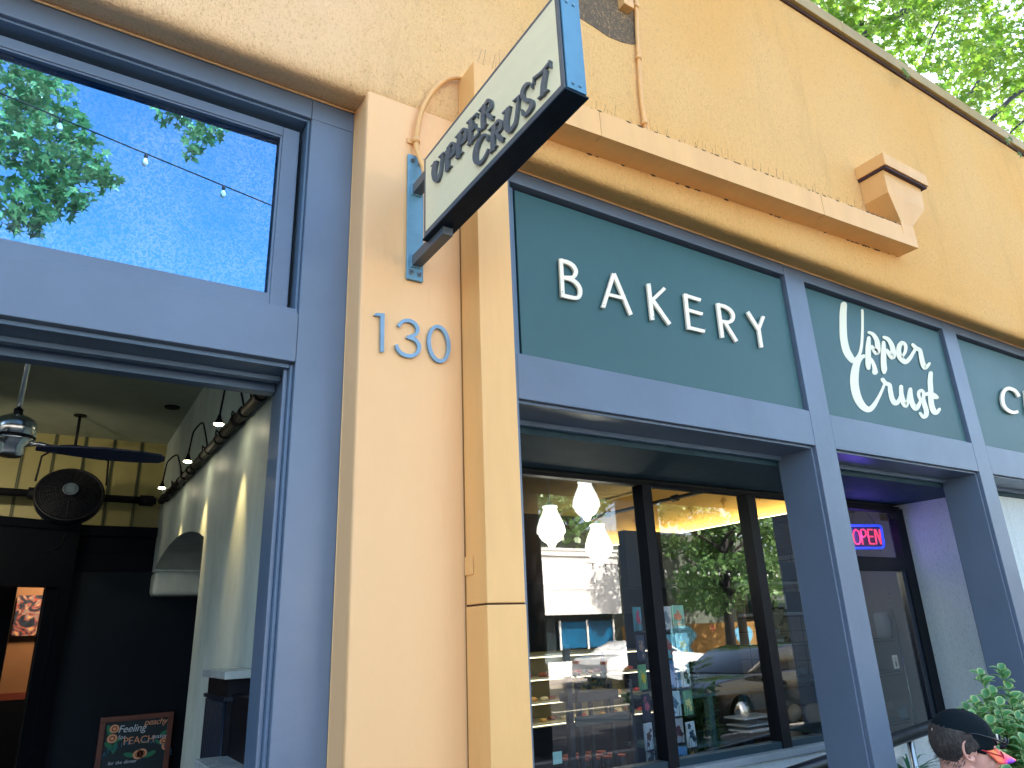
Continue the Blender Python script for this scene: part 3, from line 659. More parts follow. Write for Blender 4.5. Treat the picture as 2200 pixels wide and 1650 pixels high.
bm = B(.13, rx-.001, 5.52, 5.649, 2.62, 2.72); box(bm, .16, rx-.001, 5.57, 5.649, 2.3, 2.62); box(bm, .16, rx-.001, 5.555, 5.57, 2.46, 2.49)
fin('dark_cornice', bm, NAVY, bld, bev=.006)
bm = B(.12, 1.36, 5.6, 5.649, 0, 2.3); fin('dark_panel', bm, mat('navy_panel', (.0025, .008, .015), .6, spec=.15, bump=(3, .1), var=.3, vscale=1), bld)
# angled dark doorway on the left with glass door into the dining room
A0 = Vector((.16, 5.5, 0)); A1 = Vector((-1.2, 4.9, 0)); dv = (A1-A0).normalized(); nv = Vector((dv.y, -dv.x, 0))
def slab(s0, s1, z0, z1, th=.1, off=0.0):
    bm = bmesh.new(); p0 = A0 + dv*s0 + nv*off; p1 = A0 + dv*s1 + nv*off
    poly(bm, [Vector((p0.x, p0.y, z0)), Vector((p1.x, p1.y, z0)), Vector((p1.x, p1.y, z1)), Vector((p0.x, p0.y, z1))], -nv*th); return bm
fin('door_cornice', slab(0, 1.6, 2.64, 2.72, .2, .12), NAVY, bld, bev=.006)
fin('door_surround', slab(0, .10, 0, 2.64, .12, .06), BLACK, bld); fin('door_surround', slab(.10, 1.6, 2.14, 2.64, .12, .06), BLACK, bld)
gd = fin('glass_door', slab(.10, .19, 0, 2.14, .05, .03), BLACK, bld); fin('door_bottom_rail', slab(.19, 1.5, 0, .3, .05, .03), BLACK, gd)
fin('door_hinge', slab(.115, .14, 2.16, 2.26, .02, .08), mat('hinge_metal', lin('#5c7a7c'), .3, metal=.8), gd); fin('door_hinge', slab(.15, .165, 1.15, 1.3, .02, .05), MATS['hinge_metal'], gd)
fin('pane', slab(.19, 1.5, .3, 2.14, .006, .0), glassmat('door_glass', 1.0, (.9, .9, .9, 1)), gd)
# dining room beyond
bm = B(-3.6, 2.5, 9.0, 9.1, 0, 3.2); dw = fin('dining_wall', bm, mat('warm_plaster', lin('#8a6242'), .6, bump=(5, .1), var=.2), bld)
bm = B(-3.6, 2.5, 8.97, 9.0, 1.05, 1.13); fin('dado_rail', bm, mat('red_wood', lin('#6b2f20'), .5), dw)
bm = B(-3.6, 2.5, 5.8, 9.1, 3.2, 3.25); fin('dining_ceiling', bm, mat('dining_ceiling', lin('#3a3028'), .8), bld)
bm = B(-3.6, 2.5, 8.975, 9.0, 0, 1.05); fin('wainscot', bm, NAVY, dw)
pc = PY(70, 1322, 8.95); pw, ph = .19, .245
pt = thing('painting', (pc.x, 8.96, pc.z - .4), 'abstract painting in dark blue and orange on the warm dining room wall', 'painting')
m = mat('abstract_paint', lin('#c2744a'), .5); n = m.node_tree.nodes; l = m.node_tree.links
nz = n.new('ShaderNodeTexNoise'); nz.inputs['Scale'].default_value = 6; nz.inputs['Detail'].default_value = 9; nz.inputs['Distortion'].default_value = 2.5; tc = n.new('ShaderNodeTexCoord'); l.new(tc.outputs['Object'], nz.inputs['Vector'])
cr = n.new('ShaderNodeValToRGB'); l.new(nz.outputs[0], cr.inputs[0]); e = cr.color_ramp.elements; e[0].position = .38; e[0].color = lin('#0c1833'); e[1].position = .66; e[1].color = lin('#e0a060')
for p_, c_ in ((.46, '#2b3f52'), (.52, '#a5402e'), (.58, '#6a7a86')): q = e.new(p_); q.color = lin(c_)
l.new(cr.outputs[0], n['Principled BSDF'].inputs['Base Color'])
fin('canvas', B(pc.x-pw, pc.x+pw, 8.93, 8.968, pc.z-ph, pc.z+ph), m, pt)
ld = D.lights.new('dining_lamp', 'AREA'); ld.energy = 15; ld.size = .5; ld.color = (1, .72, .42); lo = D.objects.new('dining_lamp', ld); COL.objects.link(lo); lo.location = (pc.x+.3, 8.0, 3.1)
lo.rotation_euler = (R_(35), 0, 0)
tag(lo, 'warm ceiling light over the painting in the dining room', 'light')
bm = B(BX0+.31, rx+1.7, .4505, 9.1, -.01, .01); fin('interior_floor', bm, mat('dark_floor', lin('#3a2c22'), .4, var=.3), bld)
bm = B(BX0+.31, BX0+.4, .4505, 9.1, 0, 3.6); fin('interior_left_wall', bm, PLG, bld)
# bar counter with marble tops at the right
bc = thing('bar_counter', (.75, 1.0, 0), 'black fluted counter post with a marble cap beside the plaster wall', 'counter')
fin('fluted_post', B(.70, .849, .97, 1.40, 0, 1.46), BLACK, bc)
bm = bmesh.new()
for k in range(11): y = 1.0 + k*.037; tube(bm, [(.70, y, .02), (.70, y, 1.37)], .012, 8)
box(bm, .685, .70, .955, 1.41, 1.375, 1.39); box(bm, .70, .849, .955, .97, 1.375, 1.39); fin('fluting', bm, mat('fluting_navy', lin('#0c1a2b'), .35), bc)
MARB = mat('marble', lin('#b5bdbb'), .25, bump=(10, .1), var=.5, vscale=6, col2=lin('#6d7d80'))
fin('marble_cap', B(.675, .849, .93, 1.43, 1.4605, 1.492), MARB, bc, bev=.003)
fin('front_panel', B(.72, .849, .5, .969, 0, 1.4), BLACK, bc)
fin('marble_top', B(.60, .849, .46, .985, 1.14, 1.17), MARB, bc, bev=.004)
# ceiling hatch + smoke detector
bm = B(-.6, .30, 2.4, 3.55, 3.588, 3.599); fin('ceiling_hatch', bm, CEIL, bld, bev=.003)
p = PZ(370, 876, 3.59); bm = bmesh.new(); lathe(bm, [(.06, 0), (.065, .012), (.0, .013)], (p.x, p.y, 3.586), 20); tag(fin('ceiling_speaker', bm, IRON), 'small round dark fitting flush in the old ceiling', 'ceiling fitting')
# ceiling fan
fy = 1.35; q0 = PY(62, 745, fy); q1 = PY(38, 892, fy)
cf = thing('ceiling_fan', (q1.x, fy, q1.z), 'brushed nickel ceiling fan with long dark blades hanging from a rod', 'ceiling fan')
fx = q1.x; mz = PY(38, 935, fy).z
bm = bmesh.new(); tube(bm, [(fx, fy, mz+.08), (fx, fy, 3.6)], .011, 12); fin('rod', bm, CHROME, cf)
bm = bmesh.new(); lathe(bm, [(.012, .095), (.03, .092), (.07, .07), (.082, .05), (.084, -.005), (.078, -.008), (.078, -.016), (.083, -.02), (.083, -.028), (.07, -.032), (.072, -.038), (.05, -.05), (.05, -.085), (.04, -.098), (0, -.1)], (fx, fy, mz), 32); fin('motor', bm, CHROME, cf)
bm = bmesh.new(); lathe(bm, [(.0845, -.008), (.0845, -.0135), (.0, -.0136)], (fx, fy, mz), 32); lathe(bm, [(.018, .09), (.018, .12), (0, .121)], (fx, fy, mz), 16); fin('motor_band', bm, IRON, cf)
t0 = PY(80, 985, fy); t1 = PY(350, 1017, fy+.02)
for k in range(3):
    a0 = math.atan2(0.02, t1.x - fx) + k*2*math.pi/3
    bm = bmesh.new(); Ln = (t1.x-fx)
    sh = [(.09, .02), (.2*Ln/.56+.02, .045), (.35, .06), (.5, .055), (Ln-.02, .04), (Ln, .015)]
    top = [Vector((r, w_, 0)) for r, w_ in sh] + [Vector((r, -w_, 0)) for r, w_ in reversed(sh)]
    tl = Matrix.Rotation(R_(-14), 3, 'X'); rz = Matrix.Rotation(a0, 3, 'Z')
    poly(bm, [rz @ (tl @ p) + Vector((fx, fy, mz-.045)) for p in top], (0, 0, -.008)); fin('blade', bm, mat('blade_navy', lin('#14203a'), .5), cf)
    bm = bmesh.new(); tube(bm, [rz @ Vector((.05, 0, -.04)) + Vector((fx, fy, mz)), rz @ Vector((.1, 0, -.03)) + Vector((fx, fy, mz)), rz @ Vector((.17, 0, -.043)) + Vector((fx, fy, mz))], .01, 8); fin('blade_arm', bm, CHROME, cf)
# drum fan on black pipe
dy = 4.7; dc = PY(150, 1062, dy)
df_ = thing('drum_fan', tuple(dc), 'black round caged fan hanging in front of the ochre panelled wall', 'fan')
bm = bmesh.new(); Mt = Matrix.Rotation(R_(-22), 3, 'X')
rf = .25
for k in range(14):
    r = rf * (k+1)/14; ring = [dc + Mt @ Vector((r*math.cos(a), -.07*math.cos(math.pi*.5*r/rf), r*math.sin(a))) for a in [2*math.pi*j/40 for j in range(41)]]
    tube(bm, ring, .0035 if k < 13 else .014, 5, False)
for j in range(24):
    a = 2*math.pi*j/24; tube(bm, [dc + Mt @ Vector((r*math.cos(a), -.07*math.cos(math.pi*.5*r/rf)-.003, r*math.sin(a))) for r in (.065, .15, rf)], .003, 4, False)
fin('cage', bm, IRON, df_)
bm = bmesh.new(); lathe(bm, [(rf, .0), (rf+.004, .09), (rf-.03, .15), (.1, .18), (0, .18)], dc, 32, 'y', M=Mt); fin('drum', bm, mat('fan_black', lin('#0a101c'), .4), df_)
bm = bmesh.new(); lathe(bm, [(.065, -.076), (.06, -.084), (.0, -.086)], dc, 28, 'y', M=Mt); bd = fin('badge', bm, IRON, df_)
bm = bmesh.new(); lathe(bm, [(.058, -.0865), (.0585, -.0885), (.053, -.0885), (.053, -.0865)], dc, 28, 'y', M=Mt)
for sgn in (1, -1):
    pts = [dc + Mt @ Vector((.036*math.cos(a), -.0875, sgn*.03*math.sin(a) + sgn*.004)) for a in [math.pi*k/12 for k in range(13)]]; bm.faces.new([bm.verts.new(p) for p in pts])
fin('badge_ring', bm, mat('badge_grey', lin('#4c5c68'), .4), df_)
bm = bmesh.new()
hp = PZ(168, 895, 3.6); tube(bm, [(dc.x-.02, dy+.15, 3.6), (dc.x-.02, dy+.15, dc.z+.45)], .012, 8); lathe(bm, [(.05, -.012), (.05, 0)], (dc.x-.02, dy+.15, 3.6), 16)
for s in (-1, 1): tube(bm, [(dc.x-.02, dy+.15, dc.z+.46), (dc.x+s*.13, dy+.12, dc.z+.44), (dc.x+s*.25, dy+.05, dc.z+.32), (dc.x+s*.262, dy+.03, dc.z+.10)], .009, 6)
tube(bm, [(dc.x+.02, dy+.1, dc.z-.3), (dc.x+.0, dy+.2, dc.z-.42), (dc.x-.1, dy+.5, dc.z-.44)], .007, 6)
fin('bracket', bm, IRON, df_)
# black pipes: cross pipe and track along wall
pp = thing('cross_pipe', (0, 5.3, 3.0), 'thick black pipe crossing behind the round fan', 'pipe')
a = PY(-60, 1052, 5.3); b = PY(335, 1077, 5.3)
bm = bmesh.new(); tube(bm, [a + (a-b)*2, b], .035, 10); tube(bm, [a+(b-a)*.28, a+(b-a)*.36], .055, 10); tube(bm, [a+(b-a)*.9, a+(b-a)*.985], .052, 10); fin('pipe', bm, IRON, pp)
tr = thing('track_light', (.8, 3, 3.0), 'black pipe track of gooseneck spotlights along the plaster wall', 'track light')
bm = bmesh.new(); T0 = PXp(583, 823, .80); T1 = PXp(347, 1077, .80); tube(bm, [T0 + (T0-T1)*.12, T0, T1], .03, 10)
rr = random.Random(9)
for k in range(16):
    u = k/15 + rr.uniform(-.02, .02); c = T0 + (T1-T0)*u; tube(bm, [c - (T1-T0).normalized()*.03, c + (T1-T0).normalized()*.03], rr.choice([.036, .04, .034]), 8)
for k in range(7):
    c = T0 + (T1-T0)*(.06 + .12*k); tube(bm, [c, c + Vector((-.03, .05, .05)), c + Vector((-.02, .12, .06)), c + (T1-T0)*.05], .005, 5)
fin('pipe', bm, IRON, tr)
BULB = mat('spot_bulb', lin('#ffffff'), .3, emit=lin('#fff1c8'), estr=14)
for (bx_, by_, tx_, ty_) in ((470, 911, 527, 890), (403, 991, 446, 962), (348, 1048, 392, 1025)):
    rt = PXp(tx_, ty_, .80); y_ = rt.y
    bp_ = PXp(bx_, by_, .70) if 0 else PY(bx_, by_, y_ + .12)
    hd = thing('gooseneck_spotlight', tuple(rt), {470: 'nearest of the three lit gooseneck spotlights, by the door frame', 403: 'middle of the three lit gooseneck spotlights', 348: 'farthest of the three lit gooseneck spotlights, beside the fan blade tip'}[bx_], 'spotlight', 'gooseneck spotlights on the wall track')
    r_ = .03 * 1.0
    top = bp_ + Vector((.01, 0, .16)); mid = (top + rt)/2 + Vector((-.0, 0, .15))
    bm = bmesh.new(); tube(bm, smoothpts([tuple(rt), tuple(rt*.7+top*.3 + Vector((0, 0, .12))), tuple(mid), tuple(top + Vector((.01, 0, .06))), tuple(top), tuple(bp_ + Vector((0, 0, .045)))], 4), .006, 8); fin('gooseneck', bm, IRON, hd)
    bm = bmesh.new(); lathe(bm, [(.008, .055), (.012, .035), (.018, .02), (.029, .006), (.029, 0)], bp_, 18); fin('shade', bm, IRON, hd)
    bm = bmesh.new(); lathe(bm, [(.027, .003), (.025, -.005), (.013, -.010), (0, -.012)], bp_, 18); fin('bulb', bm, BULB, hd)
    sl = D.lights.new('spot', 'SPOT'); sl.energy = 7; sl.spot_size = R_(44); sl.spot_blend = 1.0; sl.color = (1, .7, .3); sl.shadow_soft_size = .02
    so = D.objects.new('lamp_glow', sl); COL.objects.link(so); so.parent = hd; so.location = bp_ - Vector((0, 0, .03)) - Vector(rt)
    tgt = Vector((rx + .02, bp_.y + .05, bp_.z - .75)); so.rotation_euler = (tgt - bp_).to_track_quat('-Z', 'Y').to_euler()
# chalkboard
cbd = thing('chalkboard', (.9, 5.3, .0), 'wood framed chalkboard with peach season lettering and drawn peaches', 'chalkboard')
yb = 5.4
def cbp(u, v, d=0): return PY(u, v, yb + d)
WOOD = mat('red_brown_wood', lin('#6a3a2c'), .5, var=.35, vscale=12)
TL, TR = cbp(217, 1541), cbp(374, 1529); wd = (TR.x-TL.x); zt = (TL.z+TR.z)/2; x0, x1 = TL.x, TR.x; hb = 1.05
fin('board', B(x0+.04, x1-.04, yb+.004, yb+.03, zt-hb, zt-.04), mat('slate_board', lin('#0c2830'), .6, bump=(10, .1), var=.3, vscale=4), cbd)
bm = bmesh.new(); box(bm, x0, x1, yb-.015, yb+.035, zt-.045, zt); box(bm, x0, x0+.045, yb-.015, yb+.035, zt-hb, zt-.0455); box(bm, x1-.045, x1, yb-.015, yb+.035, zt-hb, zt-.0455); fin('frame', bm, WOOD, cbd, bev=.003)
bm = bmesh.new(); 
for xx in (x0+.03, x1-.03): tube(bm, [(xx, yb+.05, zt-hb+.1), (xx, yb+.18, 0)], .02, 6)
fin('leg', bm, WOOD, cbd)
CW = mat('chalk_white', lin('#c9d6e0'), .8, emit=lin('#c9d6e0'), estr=.0); CO = mat('chalk_peach', lin('#e2a27c'), .8); CB = mat('chalk_blue', lin('#2f7290'), .8); CG = mat('chalk_green', lin('#2f7a58'), .8)
rot = (R_(90), 0, 0)
def ctext(s, u, v, size, m, sh=0, sp=1.0):
    p = cbp(u, v); return text('chalk_lettering', s, size, m, (p.x, yb+.0015, p.z), rot, cbd, .0008, 'CENTER', sh, sp)
ctext('Feeling', 283, 1572, .085, CW, .25, .95); ctext('peachy', 334, 1556, .075, CO, .3, .9)
ctext('for', 262, 1588, .05, CW, 0); ctext('PEACH', 298, 1597, .085, CO, 0, .95); ctext('season', 343, 1585, .05, CW, .1)
for k, ch in enumerate('FEATURING NEW ITEMS'):
    u = k/18; a = math.pi*(.93 - .86*u); p = cbp(290, 1640)
    o = text('chalk_lettering', ch, .05, CB, (p.x + .29*math.cos(a), yb+.0015, p.z - 0.0 + .16*math.sin(a)), (R_(90), 0, 0), cbd, .0008)
ctext('for the dinner', 262, 1641, .04, CW, .2)
def peach(u, v, r):
    bm = bmesh.new(); p = cbp(u, v); bm.faces.new([bm.verts.new((p.x + r*math.cos(a)*1.15, yb+.002, p.z + r*math.sin(a))) for a in [2*math.pi*k/20 for k in range(20)]]); fin('chalk_peach_drawing', bm, CO, cbd)
    bm = bmesh.new(); tube(bm, [(p.x + r*.55*math.cos(a), yb+.001, p.z + r*.5*math.sin(a)) for a in [2*math.pi*k/14 for k in range(15)]], .004, 4, False); fin('chalk_peach_drawing', bm, mat('chalk_brown', lin('#7a3f2a'), .8), cbd)
for u, v, r in ((246, 1566, .034), (241, 1587, .036), (352, 1592, .03), (357, 1603, .032), (297, 1621, .038), (305, 1618, .036)): peach(u, v, r)
for u, v, r, an in ((235, 1570, .05, 1.9), (234, 1603, .05, 2.4), (246, 1606, .05, 1.4), (254, 1590, .03, .3), (340, 1594, .035, 2.6), (352, 1574, .035, .5), (278, 1622, .05, 2.9), (322, 1620, .05, .4)):
    bm = bmesh.new(); p = cbp(u, v); e_ = [(r*math.cos(a), .38*r*math.sin(a)) for a in [2*math.pi*k/14 for k in range(14)]]
    bm.faces.new([bm.verts.new((p.x + a*math.cos(an) - b*math.sin(an), yb+.0028, p.z + a*math.sin(an) + b*math.cos(an))) for a, b in e_]); fin('chalk_leaf_drawing', bm, CG, cbd)

# extra unseen spotlights added outside the frame to brighten the panelled wall
for k, (x, tx) in enumerate(((-1.1, -.6), (-.55, .1), (-1.9, -1.5))):
    hp_ = Vector((x, 3.9, 3.05)); hd = thing('gooseneck_spotlight', tuple(hp_), ('third', 'second', 'fourth')[k] + ' added unseen spotlight past the left frame edge, to brighten the ochre wall', 'spotlight', 'gooseneck spotlights on the wall track')
    bm = bmesh.new(); tube(bm, [(x, 3.9, 3.6), (x, 3.9, 3.1)], .008, 8); fin('gooseneck', bm, IRON, hd)
    bm = bmesh.new(); lathe(bm, [(.012, .08), (.026, .03), (.043, .008), (.043, 0)], hp_, 18); fin('shade', bm, IRON, hd)
    bm = bmesh.new(); lathe(bm, [(.041, .004), (.02, -.016), (0, -.018)], hp_, 18); fin('bulb', bm, BULB, hd)
    sl = D.lights.new('spot', 'SPOT'); sl.energy = 6; sl.spot_size = R_(95); sl.spot_blend = .9; sl.color = (1, .85, .6); sl.shadow_soft_size = .04
    so = D.objects.new('lamp_glow', sl); COL.objects.link(so); so.parent = hd; so.location = (0, 0, -.03); so.rotation_euler = (Vector((tx, 5.6, 3.0)) - hp_).to_track_quat('-Z', 'Y').to_euler()

q0 = PY(-30, 1300, 7.5); q1 = PY(30, 1300, 7.5)
fin('dark_block', B(q0.x-.3, q1.x, 7.5, 7.7, 0, 3.2), NAVY, bld)  # plain dark block over the left part of the doorway view
# ================= BAKERY ROOM (behind the right bays) =================
DW = mat('shop_dark_wall', lin('#39463f'), .7, bump=(5, .1), var=.25, vscale=2)
CRM = mat('cream_wallpaper', lin('#d9b873'), .6, bump=(5, .05), var=.1, vscale=2)
bm = B(1.5, 7.6, 7.5, 7.6, 0, 3.4); fin('shop_back_wall', bm, DW, bld)
bm = B(1.5, 8.2, 1.16, 7.6, 3.42, 3.5); fin('shop_ceiling', bm, mat('shop_ceiling', lin('#6a6450'), .8, var=.1), bld)
bm = B(1.5, 6.99, 1.16, 1.2, 2.50, 3.42); fin('shop_front_wall', bm, DW, bld)
bm = B(1.5, 8.2, 1.16, 7.6, 0, .012); fin('shop_floor', bm, mat('shop_floor', lin('#1c1c1e'), .5, var=.3), bld)
bm = B(1.4, 1.5, 1.16, 7.6, 0, 3.42); fin('shop_side_wall', bm, DW, bld)
bm = B(7.0, 7.1, 2.45, 7.5, 2.72, 3.42); cv = fin('cove_wall', bm, CRM, bld)
bm = bmesh.new()
for k in range(9):
    y = 2.6 + k*.55; z = 3.02
    for a in (-.9, -.3, .3, .9):
        bmesh.ops.create_icosphere(bm, subdivisions=1, radius=.012, matrix=Matrix.Translation((6.998, y + .05*math.sin(a), z + .05*math.cos(a))) @ Matrix.Diagonal((.2, 1, 1, 1)))
        tube(bm, [(6.998, y, z-.02), (6.998, y + .05*math.sin(a), z + .05*math.cos(a))], .002, 4, False)
    bmesh.ops.create_icosphere(bm, subdivisions=1, radius=.017, matrix=Matrix.Translation((6.998, y, z-.04)) @ Matrix.Diagonal((.2, 1, 1, 1)))
fin('stencil_pattern', bm, mat('stencil_gold', lin('#b08a3c'), .6), cv)
bm = B(6.86, 6.99, 2.45, 7.5, 2.66, 2.735); box(bm, 6.9, 6.99, 2.45, 7.5, 2.60, 2.66); box(bm, 6.93, 6.999, 2.45, 7.5, 2.3, 2.60); fin('wood_cornice', bm, mat('brown_cornice', lin('#5a3f2c'), .5, var=.3, vscale=5, stretch=(6, 1, 6)), bld, bev=.006)
bm = B(6.90, 6.97, 2.46, 7.4, 2.7355, 2.745); fin('cove_strip', bm, mat('cove_glow', lin('#fff0c0'), .5, emit=(1.0, .74, .36), estr=5), cv)
bm = B(7.0, 7.1, 1.16, 2.449, 0, 3.42); fin('taupe_wall', bm, mat('taupe_plaster', lin('#b3aaa2'), .7, bump=(8,.1), var=.15), bld)
bm = B(7.0, 7.1, 3.75, 7.5, 0, 2.719); fin('far_side_wall', bm, DW, bld)
bm = B(7.0, 7.1, 2.45, 3.749, 0, 2.719); TL_ = mat('shop_tile', lin('#8d857a'), .25)
n = TL_.node_tree.nodes; l = TL_.node_tree.links; br = n.new('ShaderNodeTexBrick'); br.inputs['Scale'].default_value = 1; br.inputs['Brick Width'].default_value = .15; br.inputs['Row Height'].default_value = .15; br.offset = 0; br.inputs['Mortar Size'].default_value = .004
br.inputs['Color1'].default_value = lin('#9a8f80'); br.inputs['Color2'].default_value = lin('#8d8578'); br.inputs['Mortar'].default_value = lin('#3d3a36')
tc = n.new('ShaderNodeTexCoord'); sx_ = n.new('ShaderNodeSeparateXYZ'); cx_ = n.new('ShaderNodeCombineXYZ'); l.new(tc.outputs['Object'], sx_.inputs[0]); l.new(sx_.outputs[1], cx_.inputs[0]); l.new(sx_.outputs[2], cx_.inputs[1]); l.new(cx_.outputs[0], br.inputs[0]); l.new(br.outputs[0], n['Principled BSDF'].inputs['Base Color'])
fin('tiled_wall', bm, TL_, bld)
pp2 = thing('ceiling_pipe', (6.9, 4, 3.2), 'black pipe with couplings running along the glowing cream cove wall', 'pipe')
bm = bmesh.new(); tube(bm, [(6.88, 1.6, 3.2), (6.88, 7.4, 3.2)], .028, 8)
for y in (3.0, 3.7, 4.4, 5.1, 5.8): tube(bm, [(6.88, y-.05, 3.2), (6.88, y+.05, 3.2)], .045, 8)
fin('pipe', bm, IRON, pp2)
# pendants
PG = mat('milk_glass', lin('#f2efe6'), .35, emit=lin('#fbf6e8'), estr=.24)
PEND = ((1184, 1087, 1180, 'leftmost milk glass pendant lamp, hanging on its own'), (1259, 1034, 1126, 'highest milk glass pendant lamp, cut by the window head'), (1286, 1126, 1218, 'lowest milk glass pendant lamp of the three'))
for u, v0, v1, lab in PEND:
    y = 2.4; a = PY(u - 3, v0, y); h = .345; r = .118
    t_ = thing('pendant_lamp', (a.x, y, a.z), lab, 'pendant lamp', 'milk glass pendants behind the shop window')
    bm = bmesh.new(); pr = [(.058, 0), (.064, -.006), (.064, -.016), (.055, -.022), (.068, -.06), (.092, -.11), (.112, -.165), (.118, -.2), (.118, -.222), (.104, -.232), (.1, -.25), (.075, -.282), (.045, -.3), (.036, -.312), (.028, -.33), (.012, -.343), (0, -.345)]
    lathe(bm, pr, a, 32); fin('glass_shade', bm, PG, t_)
    bm = bmesh.new(); tube(bm, [(a.x, y, a.z), (a.x, y, 3.42)], .0035, 6); lathe(bm, [(.03, 0), (.03, .02), (0, .022)], a, 12); fin('cord', bm, BOLT, t_)
    pl = D.lights.new('glow', 'POINT'); pl.energy = 1.4; pl.shadow_soft_size = .1; pl.color = (1, .9, .7); po = D.objects.new('lamp_glow', pl); COL.objects.link(po); po.parent = t_; po.location = (0, 0, -.45)
# dark hanging menu boards at back
mb = tag(fin('menu_board', B(4.4, 6.4, 5.6, 5.66, 2.2, 3.1), mat('menu_black', lin('#0b0f14'), .5), None), 'large black menu board hanging behind the pendant lamps', 'menu board')
# greeting card rack
rk = thing('card_rack', (4.2, 2.05, 0), 'black wire spinner rack of greeting cards behind the window', 'card rack')
bm = bmesh.new(); rc = PY(1420, 1450, 2.12); tube(bm, [(rc.x, 2.12, .05), (rc.x, 2.12, 1.78)], .018, 8); lathe(bm, [(.22, 0), (.22, .03), (0, .04)], (rc.x, 2.12, .0), 20)
CARDS = [(1371,1330,'#3d8ea0','#d8526a','teal greeting card with a pink haired face, top of the left column'), (1378,1391,'#1c2740','#a68a7a','dark navy floral card, second in the left column'), (1382,1455,'#5aa36a','#e2c83a','green and yellow card, third in the left column'), (1390,1518,'#14182c','#c8647c','black card with pink flowers, fourth in the left column'), (1395,1582,'#c4d6e6','#5a3a3a','white card with two small figures, fifth in the left column'), (1400,1632,'#8a9aa0','#22303a','grey card with dark lettering, bottom of the left column'),
 (1431,1328,'#c9ccd4','#8a90a0','plain grey white card at the top of the right columns'), (1458,1325,'#58b0a0','#e0704a','teal card with orange flowers at the top right'), (1438,1389,'#3f9cb4','#9a4a4a','teal round topped card, second row of the right columns'), (1467,1385,'#5fb8d8','#e0c860','light blue card with a yellow edge, second row right'), (1444,1453,'#4a6aa8','#b8c8f0','blue card with a pale dress, third row'), (1474,1450,'#d0e4ec','#2a3a3a','white card with dark plant lines, third row right'), (1450,1512,'#a8d0e8','#3a6a8a','pale blue card with line drawings, fourth row'), (1480,1510,'#5a9a78','#e8e0a0','green card with a pale face, fourth row right'), (1456,1569,'#8a94a4','#5a3444','grey card with a dark heart, fifth row'), (1486,1578,'#cfe4f8','#2a4a6a','white card with a vase of flowers, fifth row right'), (1465,1633,'#3a80c8','#101828','blue card with black figures, bottom row'), (1492,1633,'#14140f','#e8a030','black card with a yellow sunflower, bottom row right')]
for k, (u, v, c1, c2, lab) in enumerate(CARDS):
    y = 1.95 + (.02 if k % 2 else 0); c = PY(u, v, y); w_, h_ = .052, .088
    m1 = mat('card_' + c1[1:], tuple(x**.72 for x in lin(c1)[:3]), .35, var=.2, vscale=14); m2 = mat('card_ink_' + c2[1:], lin(c2), .4)
    t_ = thing('greeting_card', (c.x, y, c.z - h_), lab, 'greeting card', 'greeting cards on the rack')
    an = Matrix.Rotation(R_(18 if k < 6 else (-12 if u < 1470 else 10)), 3, 'Z')
    bm = bmesh.new(); box(bm, c.x-w_, c.x+w_, y, y+.014, c.z-h_, c.z+h_, rot=an, org=c); fin('card', bm, m1, t_)
    bm = bmesh.new(); rr = random.Random(k)
    for j in range(5):
        r = rr.uniform(.008, .026) if j else .03; cc = Vector((c.x + rr.uniform(-.03, .03)*(j > 0), y-.0006-.0004*j, c.z + rr.uniform(-.06, .06)*(j > 0)))
        cc = c + an @ (cc - c); ps_ = [cc + an @ Vector((r*math.cos(a)*(1+.25*math.cos(5*a)), 0, r*math.sin(a)*(1+.25*math.cos(5*a)))) for a in [2*math.pi*q/18 for q in range(18)]]
        bm.faces.new([bm.verts.new(p) for p in ps_])
    fin('card_print', bm, m2, t_)
    b2 = bmesh.new(); z0 = c.z - h_ - .006; ww = w_ + .004
    for s in (-1, 1): tube(b2, [c + an @ Vector((s*ww, -.008, -h_)), c + an @ Vector((s*ww*.9, -.01, -h_+.07)), c + an @ Vector((s*ww*.5, -.01, -h_+.075)), c + an @ Vector((s*ww*.45, -.008, -h_))], .002, 4, False)
    tube(b2, [c + an @ Vector((-ww, .0, -h_-.004)), c + an @ Vector((ww, .0, -h_-.004)), Vector((rc.x, 2.12, z0))], .0025, 4, False)
    box(b2, c.x-.05, c.x+.05, y-.011, y-.009, c.z-h_-.012, c.z-h_+.004, rot=an, org=c)
    fin('wire_pocket', b2, mat('rack_wire', lin('#101a2c'), .4), rk)
fin('pole', B(rc.x-.015, rc.x+.015, 2.105, 2.135, .03, 1.75), IRON, rk)
# plant stand rack with red lidded tins
st = thing('display_stand', (3.3, 1.95, 0), 'dark metal stand behind the window holding a plant above rows of red lidded tins', 'stand')
ys_ = 1.8
for u, v0, v1, w_ in ((1211, 1385, 1552, .019), (1236, 1466, 1655, .015), (1261, 1468, 1545, .012), (1305, 1462, 1660, .014), (1346, 1460, 1660, .016)):
    a = PY(u+4, v0, ys_ + (.25 if u in (1261, 1305) else 0)); zb = 0.0
    fin('post', B(a.x-w_, a.x+w_, a.y-w_, a.y+w_, zb, a.z), mat('stand_navy', lin('#0b1a2a'), .4), st)
a = PY(1232, 1556, ys_); b = PY(1346, 1532, ys_)
bm = bmesh.new(); box(bm, a.x, b.x, ys_-.024, ys_-.016, (a.z+b.z)/2-.028, (a.z+b.z)/2+.03); fin('crossbar', bm, mat('stand_green', lin('#16343a'), .45), st)
sh = PY(1290, 1655, ys_).z + .0
fin('shelf', B(a.x-.03, b.x+.03, ys_-.02, ys_+.3, sh-.1, sh-.085), MATS['stand_navy'], st)
TIN = mat('red_tin_lid', lin('#b0452f'), .35); TINB = mat('tin_body', lin('#101c2c'), .35)
pos = [(1213, 1628), (1245, 1618), (1268, 1615), (1291, 1613), (1314, 1617), (1334, 1620), (1243, 1625), (1262, 1622), (1285, 1620), (1305, 1624), (1255, 1630), (1279, 1627), (1220, 1622)]
t0_ = None
